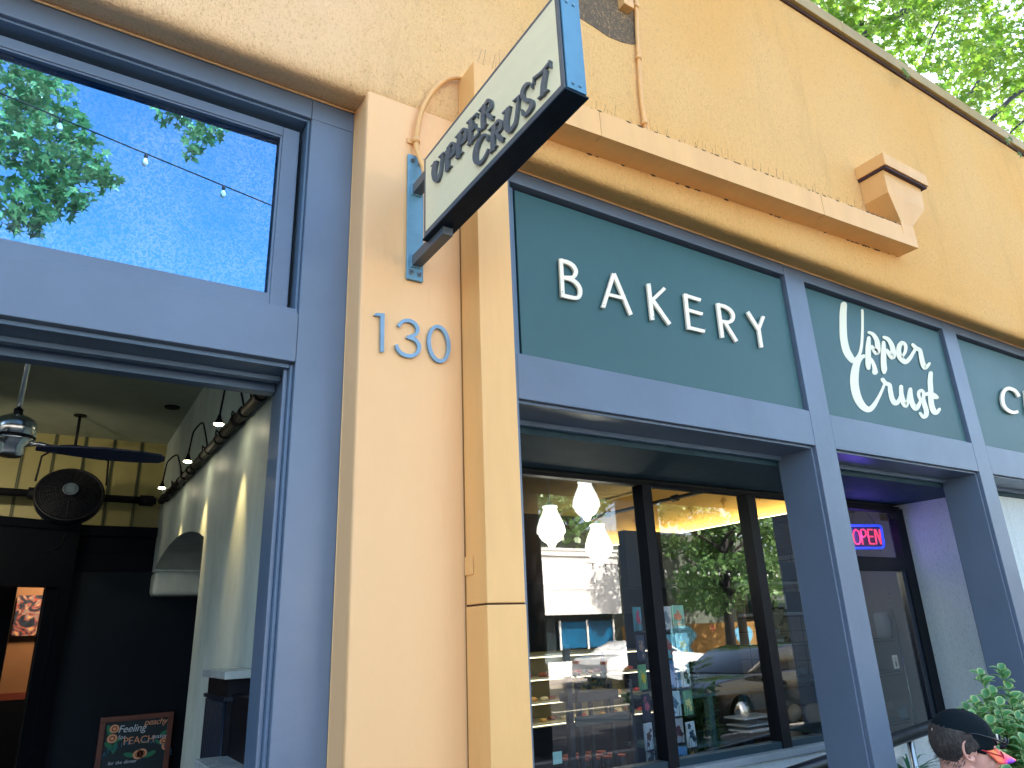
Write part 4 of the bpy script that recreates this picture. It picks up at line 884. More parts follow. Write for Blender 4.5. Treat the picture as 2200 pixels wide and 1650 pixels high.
for u, v in pos:
    c = PZ(u, v, sh + .0); 
    if t0_ is None:
        t0_ = thing('lidded_tin', (c.x, c.y, sh-.085), 'small dark tin with a red lid in the rows behind the window', 'tin', 'red lidded tins on the stand')
        bm = bmesh.new(); lathe(bm, [(.034, sh-.085), (.034, sh-.012), (.03, sh-.01)], (c.x, c.y, 0), 18); fin('tin_body', bm, TINB, t0_)
        bm = bmesh.new(); lathe(bm, [(.036, sh-.014), (.036, sh), (.031, sh+.001), (.03, sh-.002), (0, sh-.002)], (c.x, c.y, 0), 18); fin('lid', bm, TIN, t0_)
    else: copy_tree(t0_, None, (c.x, c.y, sh-.085))
c = PY(1198, 1630, ys_-.05); tag(fin('price_card', B(c.x-.035, c.x+.035, c.y, c.y+.003, c.z-.03, c.z+.04), mat('mint_paper', lin('#a8d6d2'), .6), None), 'small pale mint price card beside the red lidded tins', 'price card')
# potted plant silhouette
LG = leafmat('plant_dark_leaf', lin('#1e3a34'), lin('#2a4c40'), .15)
pl_ = thing('potted_plant', (3.3, 1.9, 1.15), 'dark leafy plant silhouetted on top of the display stand', 'plant')
bm = bmesh.new(); rr = random.Random(21)
def leaf_simple(bm, p, d, n_, L, w_, k=5):
    d = d.normalized(); s = d.cross(n_).normalized(); pts = []
    for j in range(k+1): t = j/k; pts.append(p + d*L*t + s*w_*math.sin(math.pi*min(t*.95+.03, 1))**.8 - n_*.25*L*(t-.5)**2)
    for j in range(k-1, 0, -1): t = j/k; pts.append(p + d*L*t - s*w_*math.sin(math.pi*min(t*.95+.03, 1))**.8 - n_*.25*L*(t-.5)**2)
    try: bm.faces.new([bm.verts.new(q) for q in pts])
    except ValueError: pass
for k in range(10):
    u = 1222 + k*9.5; b0 = PY(u, 1478, 1.92); tip = PY(u + rr.uniform(-6, 8), 1440 + rr.uniform(0, 22), 1.92)
    tube(bm, [b0, (b0+tip)/2 + Vector((rr.uniform(-.01, .01), 0, 0)), tip], .002, 4, False)
    for j in range(7):
        q = b0 + (tip-b0)*(.25 + .75*j/6); leaf_simple(bm, q, Vector((rr.uniform(-1, 1), rr.uniform(-.4, .4), rr.uniform(-.4, .7))), Vector((rr.uniform(-.4, .4), -1, .3)).normalized(), rr.uniform(.025, .04), .009)
fin('foliage', bm, LG, pl_)
pb = PY(1265, 1484, 1.92); fin('pot', B(pb.x-.2, pb.x+.2, 1.84, 2.0, pb.z-.06, pb.z), MATS['stand_navy'], pl_)
# pastry display case
dc_ = thing('display_case', (4.4, 3.7, 0), 'lit glass pastry case with shelves of baked goods at the back of the window', 'display case')
CG_ = mat('case_shelf', lin('#c9c2a4'), .3); CY = 3.4
Zs = [PY(1250, 1403, CY).z, PY(1250, 1450, CY).z, PY(1250, 1500, CY).z, PY(1250, 1545, CY).z]
X0_, X1_ = PY(1120, 1450, CY).x, PY(1400, 1450, CY).x
for k, z in enumerate(Zs):
    fin('shelf', B(X0_, X1_, CY, CY+.42, z-.012, z), CG_, dc_)
    fin('light_strip', B(X0_, X1_, CY+.02, CY+.045, z-.02, z-.0125), mat('case_light', lin('#fff0c8'), .5, emit=(1, .82, .5), estr=1.0), dc_)
fin('case_back', B(X0_, X1_, CY+.43, CY+.45, 0, Zs[0]+.02), mat('case_back', lin('#8a7c4c'), .5, var=.3), dc_)
fin('case_base', B(X0_, X1_, CY-.05, CY+.43, 0, Zs[3]-.021), BLACK, dc_)
fin('pane', B(X0_, X1_, CY-.02, CY-.014, Zs[3], Zs[0]+.02), glassmat('case_glass', .8), dc_)
for u in (1218, 1300): q = PY(u, 1480, CY-.03); fin('case_post', B(q.x-.012, q.x+.012, CY-.04, CY-.02, 0, Zs[0]), BLACK, dc_)
PST = [mat('pastry_%d' % k, lin(c), .6, bump=(40, .5), var=.3, vscale=20) for k, c in enumerate(('#b0743a', '#d8a860', '#8a4a2a', '#e8d8b0', '#c4402f'))]
rr = random.Random(4); 
for k, z in enumerate(Zs[1:] + [Zs[0]-.0]):
    if k == 3: break
    for j in range(13):
        x = X0_ + .08 + (X1_-X0_-.16)*j/12 + rr.uniform(-.02, .02); r = rr.uniform(.028, .045)
        bm = bmesh.new(); bmesh.ops.create_icosphere(bm, subdivisions=2, radius=r, matrix=Matrix.Translation((x, CY+.1+rr.uniform(0, .12), z + r*.45)) @ Matrix.Diagonal((1.25, 1, .6, 1)))
        for v in bm.verts: v.co += v.normal * noise.noise(v.co*40)*.006
        m = rr.choice(PST[:4]) if (j % 6) else PST[4]
        tag(fin('pastry', bm, m, None, smooth=True), 'small baked good on a lit shelf of the pastry case', 'pastry', 'pastries in the lit display case')
# right side work area
def pbox(u0, v0, u1, v1, y, d=.1):
    a = PY(u0, v0, y); b = PY(u1, v1, y); return (min(a.x, b.x), max(a.x, b.x), y, y+d, min(a.z, b.z), max(a.z, b.z))
wu = thing('work_counter', (6.3, 2.6, 0), 'teal steel prep counter with drawers under the coffee grinder', 'counter')
TS = mat('teal_counter', lin('#3c5e66'), .35); yk = 2.75
cz = PY(1700, 1468, yk).z
fin('counter_top', B(4.8, 6.99, yk-.05, yk+.6, cz-.03, cz), TS, wu); fin('drawer_front', B(5.9, 6.9, yk, yk+.02, cz-.2, cz-.05), mat('drawer_grey', lin('#566768'), .4), wu, bev=.004)
for x in (5.35, 5.82, 6.95): fin('leg', B(x-.03, x+.03, yk-.02, yk+.04, 0, cz-.031), TS, wu)
s1 = PY(1740, 1560, yk).z; fin('lower_shelf', B(4.8, 6.99, yk-.03, yk+.6, s1-.03, s1), TS, wu); fin('lower_shelf', B(4.8, 6.99, yk-.03, yk+.6, s1-.36, s1-.33), TS, wu)
PAP = mat('kraft_bag', lin('#c2b09a'), .7, bump=(12, .5), var=.2, vscale=6); WHP = mat('white_paper', lin('#c9cdd0'), .6, var=.1)
def bag(u, v, y, r, lab, sq=1.0, m=None):
    c = PY(u, v, y); bm = bmesh.new(); bmesh.ops.create_uvsphere(bm, u_segments=16, v_segments=10, radius=r, matrix=Matrix.Translation(c) @ Matrix.Diagonal((1, .5, sq, 1)))
    for q in bm.verts: q.co += q.normal * noise.noise(q.co*9)*r*.35
    tag(fin('paper_bag', bm, m or PAP, None), lab, 'bag', 'folded paper bags under the prep counter')
bag(1706, 1532, yk-.0, .085, 'crumpled brown paper bag, left on the upper shelf of the prep counter', 1.0); bag(1748, 1538, yk, .12, 'wide brown paper bag at the right on the upper shelf', 1.0)
bag(1712, 1602, yk-.1, .13, 'large round brown paper bag on the lowest shelf', 1.1); bag(1752, 1606, yk-.1, .12, 'brown paper bag beside the large one on the lowest shelf', 1.0)
for k, (v, w0, lab) in enumerate(((1534, 30, 'top'), (1550, 24, 'middle'), (1562, 20, 'bottom'))):
    a = pbox(1631-w0, v+14, 1662+6, v, yk-.35, .25); tag(fin('bakery_box', B(*a), WHP, None, bev=.006), lab + ' flat white bakery box in the stack by the mullion', 'box', 'stacked white bakery boxes')
bm = bmesh.new(); a = pbox(1655, 1477, 1720, 1470, yk, .2); box(bm, *a); tag(fin('paper_stack', bm, WHP, None), 'stack of white paper at the left end of the prep counter', 'paper stack')
bag(1720, 1448, yk+.1, .1, 'clear plastic bag heaped on the prep counter', .8, mat('plastic_bag', lin('#7f9094'), .2, bump=(20, .8), var=.4, vscale=9))
# coffee grinder
g = PY(1672, 1395, yk); gt = thing('coffee_grinder', (g.x, yk, cz), 'coffee grinder with a clear hopper on the prep counter', 'grinder')
zt_ = PY(1660, 1310, yk).z; zm = PY(1670, 1350, yk).z
bm = bmesh.new(); lathe(bm, [(.04, zm-g.z), (.05, zm-g.z+.03), (.1, zm-g.z+.12), (.115, zt_-g.z)], g, 20); fin('hopper', bm, mat('smoky_plastic', lin('#8a8276'), .15), gt)
bm = bmesh.new(); lathe(bm, [(.12, zt_-g.z), (.12, zt_-g.z+.02), (0, zt_-g.z+.021)], g, 20); fin('hopper_lid', bm, IRON, gt)
bm = bmesh.new(); lathe(bm, [(.03, zm-g.z+.01), (.045, zm-g.z), (.045, zm-g.z-.05), (.03, zm-g.z-.06)], g, 16); lathe(bm, [(.07, -.12), (.075, 0), (.07, .15), (0, .16)], (g.x, yk-.02, zm-.13), 20, 'y'); fin('motor_body', bm, mat('grinder_metal', lin('#6f7d80'), .3, metal=.5), gt)
bm = bmesh.new(); lathe(bm, [(.055, -.125), (.0, -.127)], (g.x-.02, yk-.02, zm-.13), 16, 'y'); box(bm, g.x-.035, g.x+.03, yk-.1, yk, zm-.28, zm-.2); box(bm, g.x-.06, g.x+.06, yk-.05, yk+.1, cz, cz+.3); fin('grinder_front', bm, IRON, gt)
# wall shelves with boxes
ws = thing('wall_shelf', (6.9, 2.9, 1.9), 'pale wall shelves holding dark teal boxes on the tiled wall', 'shelf')
for v, vb in ((1250, 1200), (1315, 1265)):
    z = PY(1710, v, yk).z; fin('shelf_board', B(6.25, 6.99, yk-.02, yk+.3, z-.025, z), mat('pale_shelf', lin('#b4c0c4'), .5), ws)
    tag(fin('storage_box', B(6.3, 6.95, yk+.0, yk+.2, z+.001, z+.21), mat('teal_box', lin('#1c4048'), .5, var=.3), None, bev=.01), 'dark teal box on the %s tiled wall shelf' % ('upper' if v == 1250 else 'lower'), 'box', None)
    tag(fin('paper_label', B(6.52, 6.66, yk-.012, yk-.004, z+.03, z+.18), mat('label_%d' % v, lin('#a8a06a' if v == 1250 else '#b8c4c8'), .6), None), 'small %s label standing on the %s wall shelf' % (('yellow', 'upper') if v == 1250 else ('white', 'lower')), 'label')
fin('hood', B(5.2, 6.99, yk+.8, yk+.9, 2.0, 2.6), mat('hood_dark', lin('#22282a'), .5), bld)
# tall glass cooler and dim clutter in the middle pane
tc_ = thing('drinks_fridge', (5.5, 3.6, 0), 'dark cabinet with a lit glass front behind the greeting cards', 'fridge')
a = PY(1560, 1450, 3.6); fin('fridge_body', B(5.55, 6.3, 3.8, 4.3, 0, 1.75), BLACK, tc_); fin('door_glass', B(5.6, 6.1, 3.78, 3.79, .8, 1.5), mat('blue_screen', lin('#3f88b8'), .15, emit=lin('#2a6a9c'), estr=.03), tc_)
fin('louvre_base', B(5.3, 5.9, 3.6, 3.75, .2, .8), IRON, tc_)
# OPEN neon
on = thing('neon_sign', (5.8, 1.22, 2.3), 'lit neon sign reading OPEN in red inside a blue tube border', 'sign')
ny = 1.22; c2_ = crop(1800, 960, 6.873)
NR = mat('neon_red', lin('#ff3050'), .3, emit=(1.0, .035, .07), estr=.36); NBL = mat('neon_blue', lin('#2038ff'), .3, emit=(.01, .05, 1.0), estr=.30)
def ntube(pts, r, y=ny): bm = bmesh.new(); tube(bm, [PY(*c2_(u, v), y) for u, v in pts], r, 8); return bm
xl = PY(*c2_(230, 1160), ny)
bord = [(100, 1160), (250, 1162), (450, 1165), (590, 1163), (628, 1180), (645, 1220), (662, 1330), (680, 1430), (672, 1475), (640, 1493), (500, 1495), (300, 1497), (120, 1500), (100, 1480), (70, 1330), (70, 1200), (100, 1160)]
fin('border_tube', ntube(smoothpts(bord, 2), .0095), NBL, on)
NL = [[(262, 1220), (235, 1245), (225, 1310), (245, 1400), (275, 1435), (310, 1435), (335, 1400), (330, 1330), (305, 1250), (262, 1220)], [(370, 1440), (350, 1310), (335, 1225), (375, 1218), (408, 1240), (415, 1300), (390, 1330), (355, 1330)],
      [(505, 1222), (440, 1222), (450, 1325), (475, 1430), (545, 1432)], [(455, 1325), (520, 1325)], [(575, 1437), (540, 1220), (555, 1222), (640, 1435), (612, 1218)]]
for pts in NL: fin('letter_tube', ntube(pts, .0062, ny-.012), NR, on)
bm = bmesh.new(); bk = [PY(*c2_(*p), ny+.022) for p in ((90, 1180), (625, 1180), (665, 1480), (110, 1485))]; poly(bm, bk, (0, .004, 0)); fin('backing_panel', bm, mat('neon_backing', lin('#181226'), .4), on)
nl = D.lights.new('neon_glow', 'POINT'); nl.energy = .8; nl.color = (.12, .10, 1.0); nl.shadow_soft_size = .12; no_ = D.objects.new('lamp_glow', nl); COL.objects.link(no_); no_.parent = on; q_ = PY(*c2_(400, 1300), ny-.05); no_.location = q_ - Vector(on.location)
bm = bmesh.new()
for pts in ([(240, 905), (210, 1085), (228, 1130)], [(370, 905), (520, 1090), (550, 1140)], [(610, 1510), (655, 1555)]): tube(bm, [PY(*c2_(*p), ny) for p in pts], .0025, 5)
fin('hanging_chain', bm, IRON, on)
# wire shelving seen through the door
wsu = thing('wire_shelving', (6.4, 1.9, 0), 'chrome post wire shelving standing behind the glass door', 'shelving')
yd = 1.75
for u, v in ((1918, 1310), (2010, 1300)):
    q = PY(u, v, yd if u < 2000 else yd+.4); bm = bmesh.new(); tube(bm, [(q.x, q.y, 0), (q.x, q.y, q.z)], .011, 10)
    for k in range(40): z = .1 + k*.045; lathe(bm, [(.0125, 0), (.0125, .01)], (q.x, q.y, z), 10)
    fin('post', bm, CHROME, wsu)
for v in (1368, 1441, 1547): 
    z = PY(1930, v, yd).z; fin('shelf', B(5.6, 6.85, yd-.005, yd+.45, z-.012, z), mat('shelf_teal', lin('#2c4a54'), .4), wsu)
    bm = bmesh.new(); tube(bm, [(5.6, yd-.012, z-.03), (6.85, yd-.012, z-.03)], .004, 6); fin('shelf_wire', bm, CHROME, wsu)
zz = PY(1930, 1368, yd).z
for u, lab in ((1896, 'left'), (1918, 'right')):
    q = PY(u, 1340, yd+.12); bm = bmesh.new(); lathe(bm, [(.07, zz), (.072, zz+.2), (.06, zz+.225), (0, zz+.23)], (q.x, q.y, 0), 24); tag(fin('plastic_dome', bm, mat('clear_plastic', lin('#d4dede'), .08, spec=.8), None), lab + ' clear plastic tub on the top wire shelf', 'tub')
nt = PY(1924, 1422, yd-.05); w0 = .042
ntg = thing('paper_notice', (nt.x, yd-.05, nt.z-.06), 'white paper notice taped inside the glass door', 'notice')
fin('sheet', B(nt.x-w0, nt.x+w0, yd-.052, yd-.05, nt.z-.058, nt.z+.058), mat('notice_white_glow', lin('#e6ecec'), .6, emit=lin('#e6ecec'), estr=.03), ntg)  # paper given a faint glow of its own to brighten the sheet
bm = bmesh.new()
for k, (w_, z) in enumerate(((.02, .035), (.024, .018))): box(bm, nt.x-w_*.8, nt.x+w_*.8, yd-.0535, yd-.0525, nt.z+z-.003, nt.z+z+.002)
box(bm, nt.x-.012, nt.x+.01, yd-.0535, yd-.0525, nt.z-.04, nt.z+.004); fin('print', bm, mat('notice_ink', lin('#5a6468'), .6), ntg)
def sheet(u0, v0, u1, v1, u2, v2, u3, v3, y, m, name, lab, cat):
    bm = bmesh.new(); poly(bm, [PY(u0, v0, y), PY(u1, v1, y), PY(u2, v2, y), PY(u3, v3, y)], (0, .006, 0)); return tag(fin(name, bm, m, None), lab, cat)
BL = mat('pale_blue_paper', lin('#bfe0ea'), .6, bump=(30, .3), var=.15)
sheet(1930, 1526, 1955, 1508, 1962, 1538, 1935, 1543, yd+.1, BL, 'paper_packet', 'pale blue paper packet leaning left of the chrome post', 'paper packet'); sheet(1961, 1506, 1975, 1508, 1984, 1523, 1966, 1530, yd+.12, BL, 'paper_packet', 'pale blue paper packet leaning right of the chrome post', 'paper packet')
sheet(1903, 1510, 1915, 1504, 1921, 1521, 1908, 1527, yd+.15, PAP, 'kraft_box', 'small brown carton low behind the glass door', 'carton')
sheet(1880, 1380, 1960, 1380, 1965, 1432, 1890, 1436, yd+.3, mat('dark_carton', lin('#6e5f52'), .7, var=.3), 'cardboard_carton', 'dim brown carton on the middle wire shelf behind the notice', 'carton')
sheet(1895, 1455, 1975, 1450, 1990, 1540, 1905, 1544, yd+.35, MATS['dark_carton'], 'cardboard_carton', 'dim brown carton on the lower wire shelf behind the packets', 'carton')
# ================= STREET OUTSIDE (seen directly or mirrored in the glass) =================
rail = thing('handrail', (5, .75, 0), 'dark sloping handrail with a bright post behind the violet storefront posts', 'handrail')
a = PY(1735, 1652, .75); b = PY(2016, 1556, .78); dd = b - a
bm = bmesh.new(); tube(bm, [a - dd*.6, a, b, b + dd*.12], .042, 14); fin('rail', bm, mat('worn_black_rail', lin('#20262a'), .3, bump=(14, .3), var=.4, vscale=8), rail)
bm = bmesh.new(); q = a + dd*.74; tube(bm, [(q.x, q.y, 0), (q.x, q.y, q.z)], .024, 12); q2 = a - dd*.3; tube(bm, [(q2.x, q2.y, 0), (q2.x, q2.y, q2.z)], .024, 12); fin('rail_post', bm, CHROME, rail)
LSP = leafmat('strap_leaf', lin('#1f5a3a'), lin('#3f8a5c'), .25)
ag = thing('strappy_plant', (4.9, .8, 0), 'green strap leaved plant low behind the violet post by the handrail', 'plant')
c = PY(1958, 1668, .9); rr = random.Random(8); bm = bmesh.new()
for k in range(70):
    an = rr.uniform(0, 2*math.pi); L = rr.uniform(.2, .42); up = rr.uniform(.25, .9); pts = []
    for j in range(6):
        t = j/5; pts.append(c + Vector((math.cos(an)*L*t, math.sin(an)*L*t, L*(up*t - .55*t*t))))
    s = Vector((-math.sin(an), math.cos(an), 0)); vs_ = []
    for j, p in enumerate(pts): w_ = .008*(1 - (j/5)**2) + .0006; vs_.append((bm.verts.new(p - s*w_), bm.verts.new(p + s*w_)))
    for j in range(5): bm.faces.new((vs_[j][0], vs_[j][1], vs_[j+1][1], vs_[j+1][0]))
fin('foliage', bm, LSP, ag); fin('pot', B(c.x-.25, c.x+.25, c.y-.2, c.y+.2, 0, c.z-.02), mat('pot_dark', lin('#23282a'), .6), ag)

# --- variegated shrub by the person ---
m = D.materials.new('variegated_leaf'); m.use_nodes = True; n = m.node_tree.nodes; l = m.node_tree.links; p_ = n['Principled BSDF']; p_.inputs['Roughness'].default_value = .38
uv = n.new('ShaderNodeAttribute'); uv.attribute_name = 'edge'; g_ = n.new('ShaderNodeNewGeometry')
ra = n.new('ShaderNodeMapRange'); ra.inputs[1].default_value = .25; ra.inputs[2].default_value = .85; l.new(uv.outputs['Fac'], ra.inputs[0])
m1 = n.new('ShaderNodeMix'); m1.data_type = 'RGBA'; m1.inputs['A'].default_value = (.10, .33, .10, 1); m1.inputs['B'].default_value = (.62, .74, .28, 1); l.new(ra.outputs[0], m1.inputs['Factor'])
m2 = n.new('ShaderNodeMix'); m2.data_type = 'RGBA'; m2.inputs['B'].default_value = (.05, .2, .09, 1); rb = n.new('ShaderNodeMath'); rb.operation = 'MULTIPLY'; rb.inputs[1].default_value = .4; l.new(g_.outputs['Random Per Island'], rb.inputs[0]); l.new(rb.outputs[0], m2.inputs['Factor']); l.new(m1.outputs['Result'], m2.inputs['A']); l.new(m2.outputs['Result'], p_.inputs['Base Color'])
tl = n.new('ShaderNodeBsdfTranslucent'); l.new(m2.outputs['Result'], tl.inputs[0]); ms = n.new('ShaderNodeMixShader'); ms.inputs[0].default_value = .3; l.new(p_.outputs[0], ms.inputs[1]); l.new(tl.outputs[0], ms.inputs[2]); l.new(ms.outputs[0], n['Material Output'].inputs[0])
sb = thing('variegated_shrub', (4.75, -.2, 0), 'leafy variegated green shrub behind the person in the cap', 'shrub')
bm = bmesh.new(); le = bm.verts.layers.float.new('edge'); bs = bmesh.new(); rr = random.Random(31)
def vleaf(p, d, up, L, w_):
    d = d.normalized(); s = d.cross(up).normalized(); nn = s.cross(d).normalized(); rows = []
    for j in range(6):
        t = j/5; w2 = w_ * (math.sin(math.pi*(t**.8)*.97 + .03)) ** .75; cen = p + d*L*t + nn*L*(.12*math.sin(math.pi*t)) - nn*L*.1*t*t
        row = []
        for k, e in ((-1, 1.0), (-.45, .15), (0, 0.0), (.45, .15), (1, 1.0)):
            v = bm.verts.new(cen + s*w2*k + nn*abs(k)*w2*.3); v[le] = max(e, .9 if j == 5 else 0, .55 if j == 0 else 0); row.append(v)
        rows.append(row)
    for j in range(5):
        for k in range(4): f = bm.faces.new((rows[j][k], rows[j][k+1], rows[j+1][k+1], rows[j+1][k])); f.smooth = True
tips = [(2105, 1450), (2150, 1440), (2092, 1510), (2075, 1525), (2130, 1490), (2165, 1480), (2190, 1500), (2110, 1540), (2150, 1540), (2185, 1545), (2205, 1520), (2125, 1580), (2160, 1590), (2195, 1590), (2210, 1570), (2140, 1620), (2175, 1630), (2205, 1640), (2225, 1600), (2235, 1540), (2240, 1650), (2160, 1665), (2200, 1690), (2120, 1640), (2260, 1600), (2280, 1560), (2270, 1660), (2120, 1600), (2180, 1610), (2150, 1650), (2100, 1560), (2085, 1545), (2145, 1515), (2175, 1520), (2200, 1550), (2115, 1500), (2155, 1565), (2190, 1620), (2140, 1600), (2170, 1570), (2215, 1640), (2125, 1555)]
base = Vector((4.85, -.12, 0))
for k, (u, v) in enumerate(tips):
    y = -.15 + rr.uniform(-.16, .12) if k > 2 else -.12; tp = PY(u, v, y); bb = base + Vector((rr.uniform(-.1, .1), rr.uniform(-.05, .05), 0)); md = bb*.4 + tp*.6 + Vector((0, 0, -.12)); md.z = max(md.z, tp.z-.35)
    tube(bs, smoothpts([tuple(bb), tuple(md), tuple(tp)], 4), .0035, 5, False)
    n_l = 22 if k > 1 else 8
    for j in range(n_l):
        t = (j/n_l)**1.0; q = tp + (md-tp)*(t*.75) if k > 1 else tp + (md-tp)*(t*.22); an = j*2.4 + rr.uniform(-.3, .3)
        d = Vector((math.cos(an), math.sin(an), rr.uniform(.1, .9) if j else 1.2)); vleaf(q, d, Vector((rr.uniform(-.3, .3), -.5, 1)), rr.uniform(.06, .09) * (.72 if j < 3 else 1), rr.uniform(.020, .028))
fin('foliage', bm, m, sb, smooth=False); fin('stem', bs, mat('green_stem', lin('#5c7a48'), .6), sb)
bm = bmesh.new(); lathe(bm, [(.2, 0), (.28, .45), (.3, .5), (.27, .5), (.26, .46), (0, .46)], (4.85, -.12, 0), 24); fin('planter', bm, mat('terracotta', lin('#8a5a44'), .7, var=.2), sb)

# --- trees ---
def star(bm, p, d, nn, s):
    d = d.normalized(); e = d.cross(nn).normalized(); nn = e.cross(d)
    pts = []
    for a, r in ((0, 1.0), (.32, .42), (.95, .88), (1.35, .38), (2.05, .62), (2.75, .2), (3.53, .2), (4.23, .62), (4.93, .38), (5.33, .88), (5.96, .42)):
        pts.append(p + (d*math.cos(a) + e*math.sin(a))*s*r + nn*(-.18*s*r*r))
    bm.faces.new([bm.verts.new(q) for q in pts])
def oval(bm, p, d, nn, s):
    d = d.normalized(); e = d.cross(nn).normalized()
    bm.faces.new([bm.verts.new(p + d*a*s + e*b*s) for a, b in ((0, 0), (.3, .3), (.7, .33), (1.05, 0), (.7, -.33), (.3, -.3))])
def rv(r): return Vector((r.uniform(-1, 1), r.uniform(-1, 1), r.uniform(-1, 1)))
def cluster_leaves(bm, cs, r, size, shape):
    for c, rad, n_ in cs:
        for _ in range(n_):
            while True:
                v = rv(r)
                if v.length <= 1: break
            p = Vector(c) + Vector((v.x*rad, v.y*rad, v.z*rad*.75)); d = rv(r) + Vector((0, 0, -.35)); nn = rv(r)*.8 + Vector((0, -.3, .8))
            if d.cross(nn).length < 1e-3: continue
            shape(bm, p, d, nn, size*r.uniform(.7, 1.2))
BARK = mat('tree_bark', lin('#2d2a2c'), .85, bump=(14, .7), var=.3, vscale=5)
LF1 = leafmat('sunlit_leaf', (.07, .18, .015, 1), (.17, .29, .035, 1), .6, None, .4)
# tree seen over the parapet, top right
tt = thing('street_tree', (13.0, -1.8, 0), 'large leafy tree glowing yellow green above the parapet at the top right', 'tree')
bt = bmesh.new(); tube(bt, [(13, -1.8, 0), (12.9, -1.6, 3.5), (12.7, -1.0, 6.5), (12.2, 0, 9)], [.22, .19, .16, .1], 12); fin('trunk', bt, BARK, tt)
r = random.Random(77); bm = bmesh.new(); bb = bmesh.new(); cs = []
# visible limbs, traced from the photo at believable depth over the roof edge
def lim(pts, y0, y1, r0, r1):
    P_ = [PY(u, v, y0 + (y1-y0)*k/(len(pts)-1)) for k, (u, v) in enumerate(pts)]
    tube(bb, smoothpts([tuple(p) for p in P_], 4), [r0 + (r1-r0)*k/((len(P_)-1)*4) for k in range((len(P_)-1)*4+1)], 7); return P_
lim([(2070, -60), (1990, -5), (1935, 30), (1888, 52), (1840, 90)], .9, .6, .07, .03)
lim([(1935, 30), (1870, 45), (1825, 62), (1795, 62)], .7, .5, .022, .008)
lim([(2230, 60), (2190, 95), (2130, 130), (2085, 200), (2020, 235)], .8, .3, .05, .012)
lim([(2240, 170), (2180, 205), (2140, 245), (2112, 275)], 0.0, .1, .03, .02)
lim([(2060, -20), (2010, 60), (1980, 140)], 1.0, .8, .02, .006); lim([(2100, -20), (2060, 40), (2030, 120), (1975, 150)], 1.2, 1.0, .018, .006)
lim([(1760, -30), (1716, 6), (1700, 20)], .6, .5, .03, .02); lim([(2240, 240), (2200, 260), (2165, 290)], .1, .2, .02, .008); lim([(2150, -30), (2120, 30), (2150, 90)], 1.4, 1.2, .03, .01)
for k in range(900):
    u = r.uniform(1640, 2420); v = r.uniform(-330, 330); y = r.uniform(-.1, 3.6)
    p = PY(u, v, y)
    if p.z < 6.45 or p.x > 15.5 or p.z > 14: continue
    cs.append((p, r.uniform(.28, .55), 44 if noise.noise(Vector((u/160, v/160, 3))) > -.12 else 9))
for k in range(120): cs.append((Vector((r.uniform(6.5, 16), r.uniform(-6.5, -.6), r.uniform(7.4, 11))), .9, 30))  # crown spread out of view over the street, added to shade the right wall
cluster_leaves(bm, cs, r, .085, star)
for u, v, y in ((1950, 158, -.12), (1944, 150, -.1), (2165, 300, -.12), (2172, 296, -.1), (2192, 330, -.1)): star(bm, PY(u, v, y), Vector((-.3, 0, -1)), Vector((0, -1, .2)), .075)
fin('crown', bm, LF1, tt); fin('limb', bb, BARK, tt)
# street trees at the kerb, mirrored in the glass
LF2 = leafmat('street_leaf', (.10, .22, .07, 1), (.24, .40, .15, 1), .3, None, .35)
ta = thing('street_tree', (-2.6, -5.0, 0), 'sweetgum street tree mirrored at the left of the upper left window', 'tree')
r = random.Random(5); bt = bmesh.new(); tube(bt, [(-2.9, -5.2, 0), (-2.85, -5.2, 3), (-2.7, -5.1, 6), (-2.4, -5, 8.5)], [.2, .17, .12, .05], 10)
for k in range(14): a = r.uniform(0, 6.28); tube(bt, [(-2.8, -5.1, 4 + k*.3), (-2.8 + math.cos(a)*1.2, -5.1 + math.sin(a)*1.0, 4.5 + k*.33)], [.05, .012], 6)
fin('trunk', bt, BARK, ta); bm = bmesh.new(); cs = []
yv = 5.5 + .0
for u, v, rad, nn_ in ((20, 150, .5, 70), (60, 240, .5, 90), (100, 200, .35, 45), (30, 330, .5, 90), (120, 330, .42, 70), (150, 380, .35, 55), (90, 420, .35, 50), (170, 300, .28, 35), (30, 440, .35, 45), (60, 470, .2, 18), (150, 420, .18, 14), (225, 370, .16, 12), (245, 385, .1, 5), (195, 345, .2, 18), (40, 60, .6, 60), (-60, 300, .7, 80), (-60, 100, .9, 90),
                     (360, 225, .22, 14), (400, 240, .22, 18), (440, 270, .2, 16), (425, 300, .16, 11), (415, 325, .1, 6), (470, 270, .15, 8), (330, 215, .12, 5), (380, 150, .5, 30)):
    q = PY(u, v, yv); cs.append((Vector((q.x, .5 - yv, q.z)), rad*1.05, nn_))
for k in range(70): v_ = rv(r); cs.append((Vector((-3.2, -5.6, 7.2)) + Vector((v_.x*1.5 - .4, v_.y*1.4, v_.z*2.2)), .5, 22))
cs = [(c, q, int(n2*1.7)) for c, q, n2 in cs]; cluster_leaves(bm, cs, r, .1, star); fin('crown', bm, LF2, ta)
def simple_tree(x, y, h, rad, lab, n_=1500, seed=1, mt=None, tr=.2, lean=0, ls=.16, low=.28):
    r = random.Random(seed); t_ = thing('street_tree', (x, y, 0), lab, 'tree')
    bt = bmesh.new(); tube(bt, [(x, y, -.1), (x + lean*.3, y, h*.35), (x + lean, y, h*.75)], [tr, tr*.8, tr*.3], 10)
    for k in range(12): a = r.uniform(0, 6.28); z = h*r.uniform(.35, .7); tube(bt, [(x+lean*.4, y, z), (x + math.cos(a)*rad*.7, y + math.sin(a)*rad*.7, z + h*.15)], [tr*.3, .02], 6)
    fin('trunk', bt, BARK, t_); bm = bmesh.new(); cs = []
    for k in range(34): v_ = rv(r); cs.append((Vector((x + lean + v_.x*rad*.8, y + v_.y*rad*.8, h*.7 + v_.z*h*low)), rad*r.uniform(.22, .36), n_//34))
    cluster_leaves(bm, cs, r, ls, oval); fin('crown', bm, mt or LF2, t_); return t_
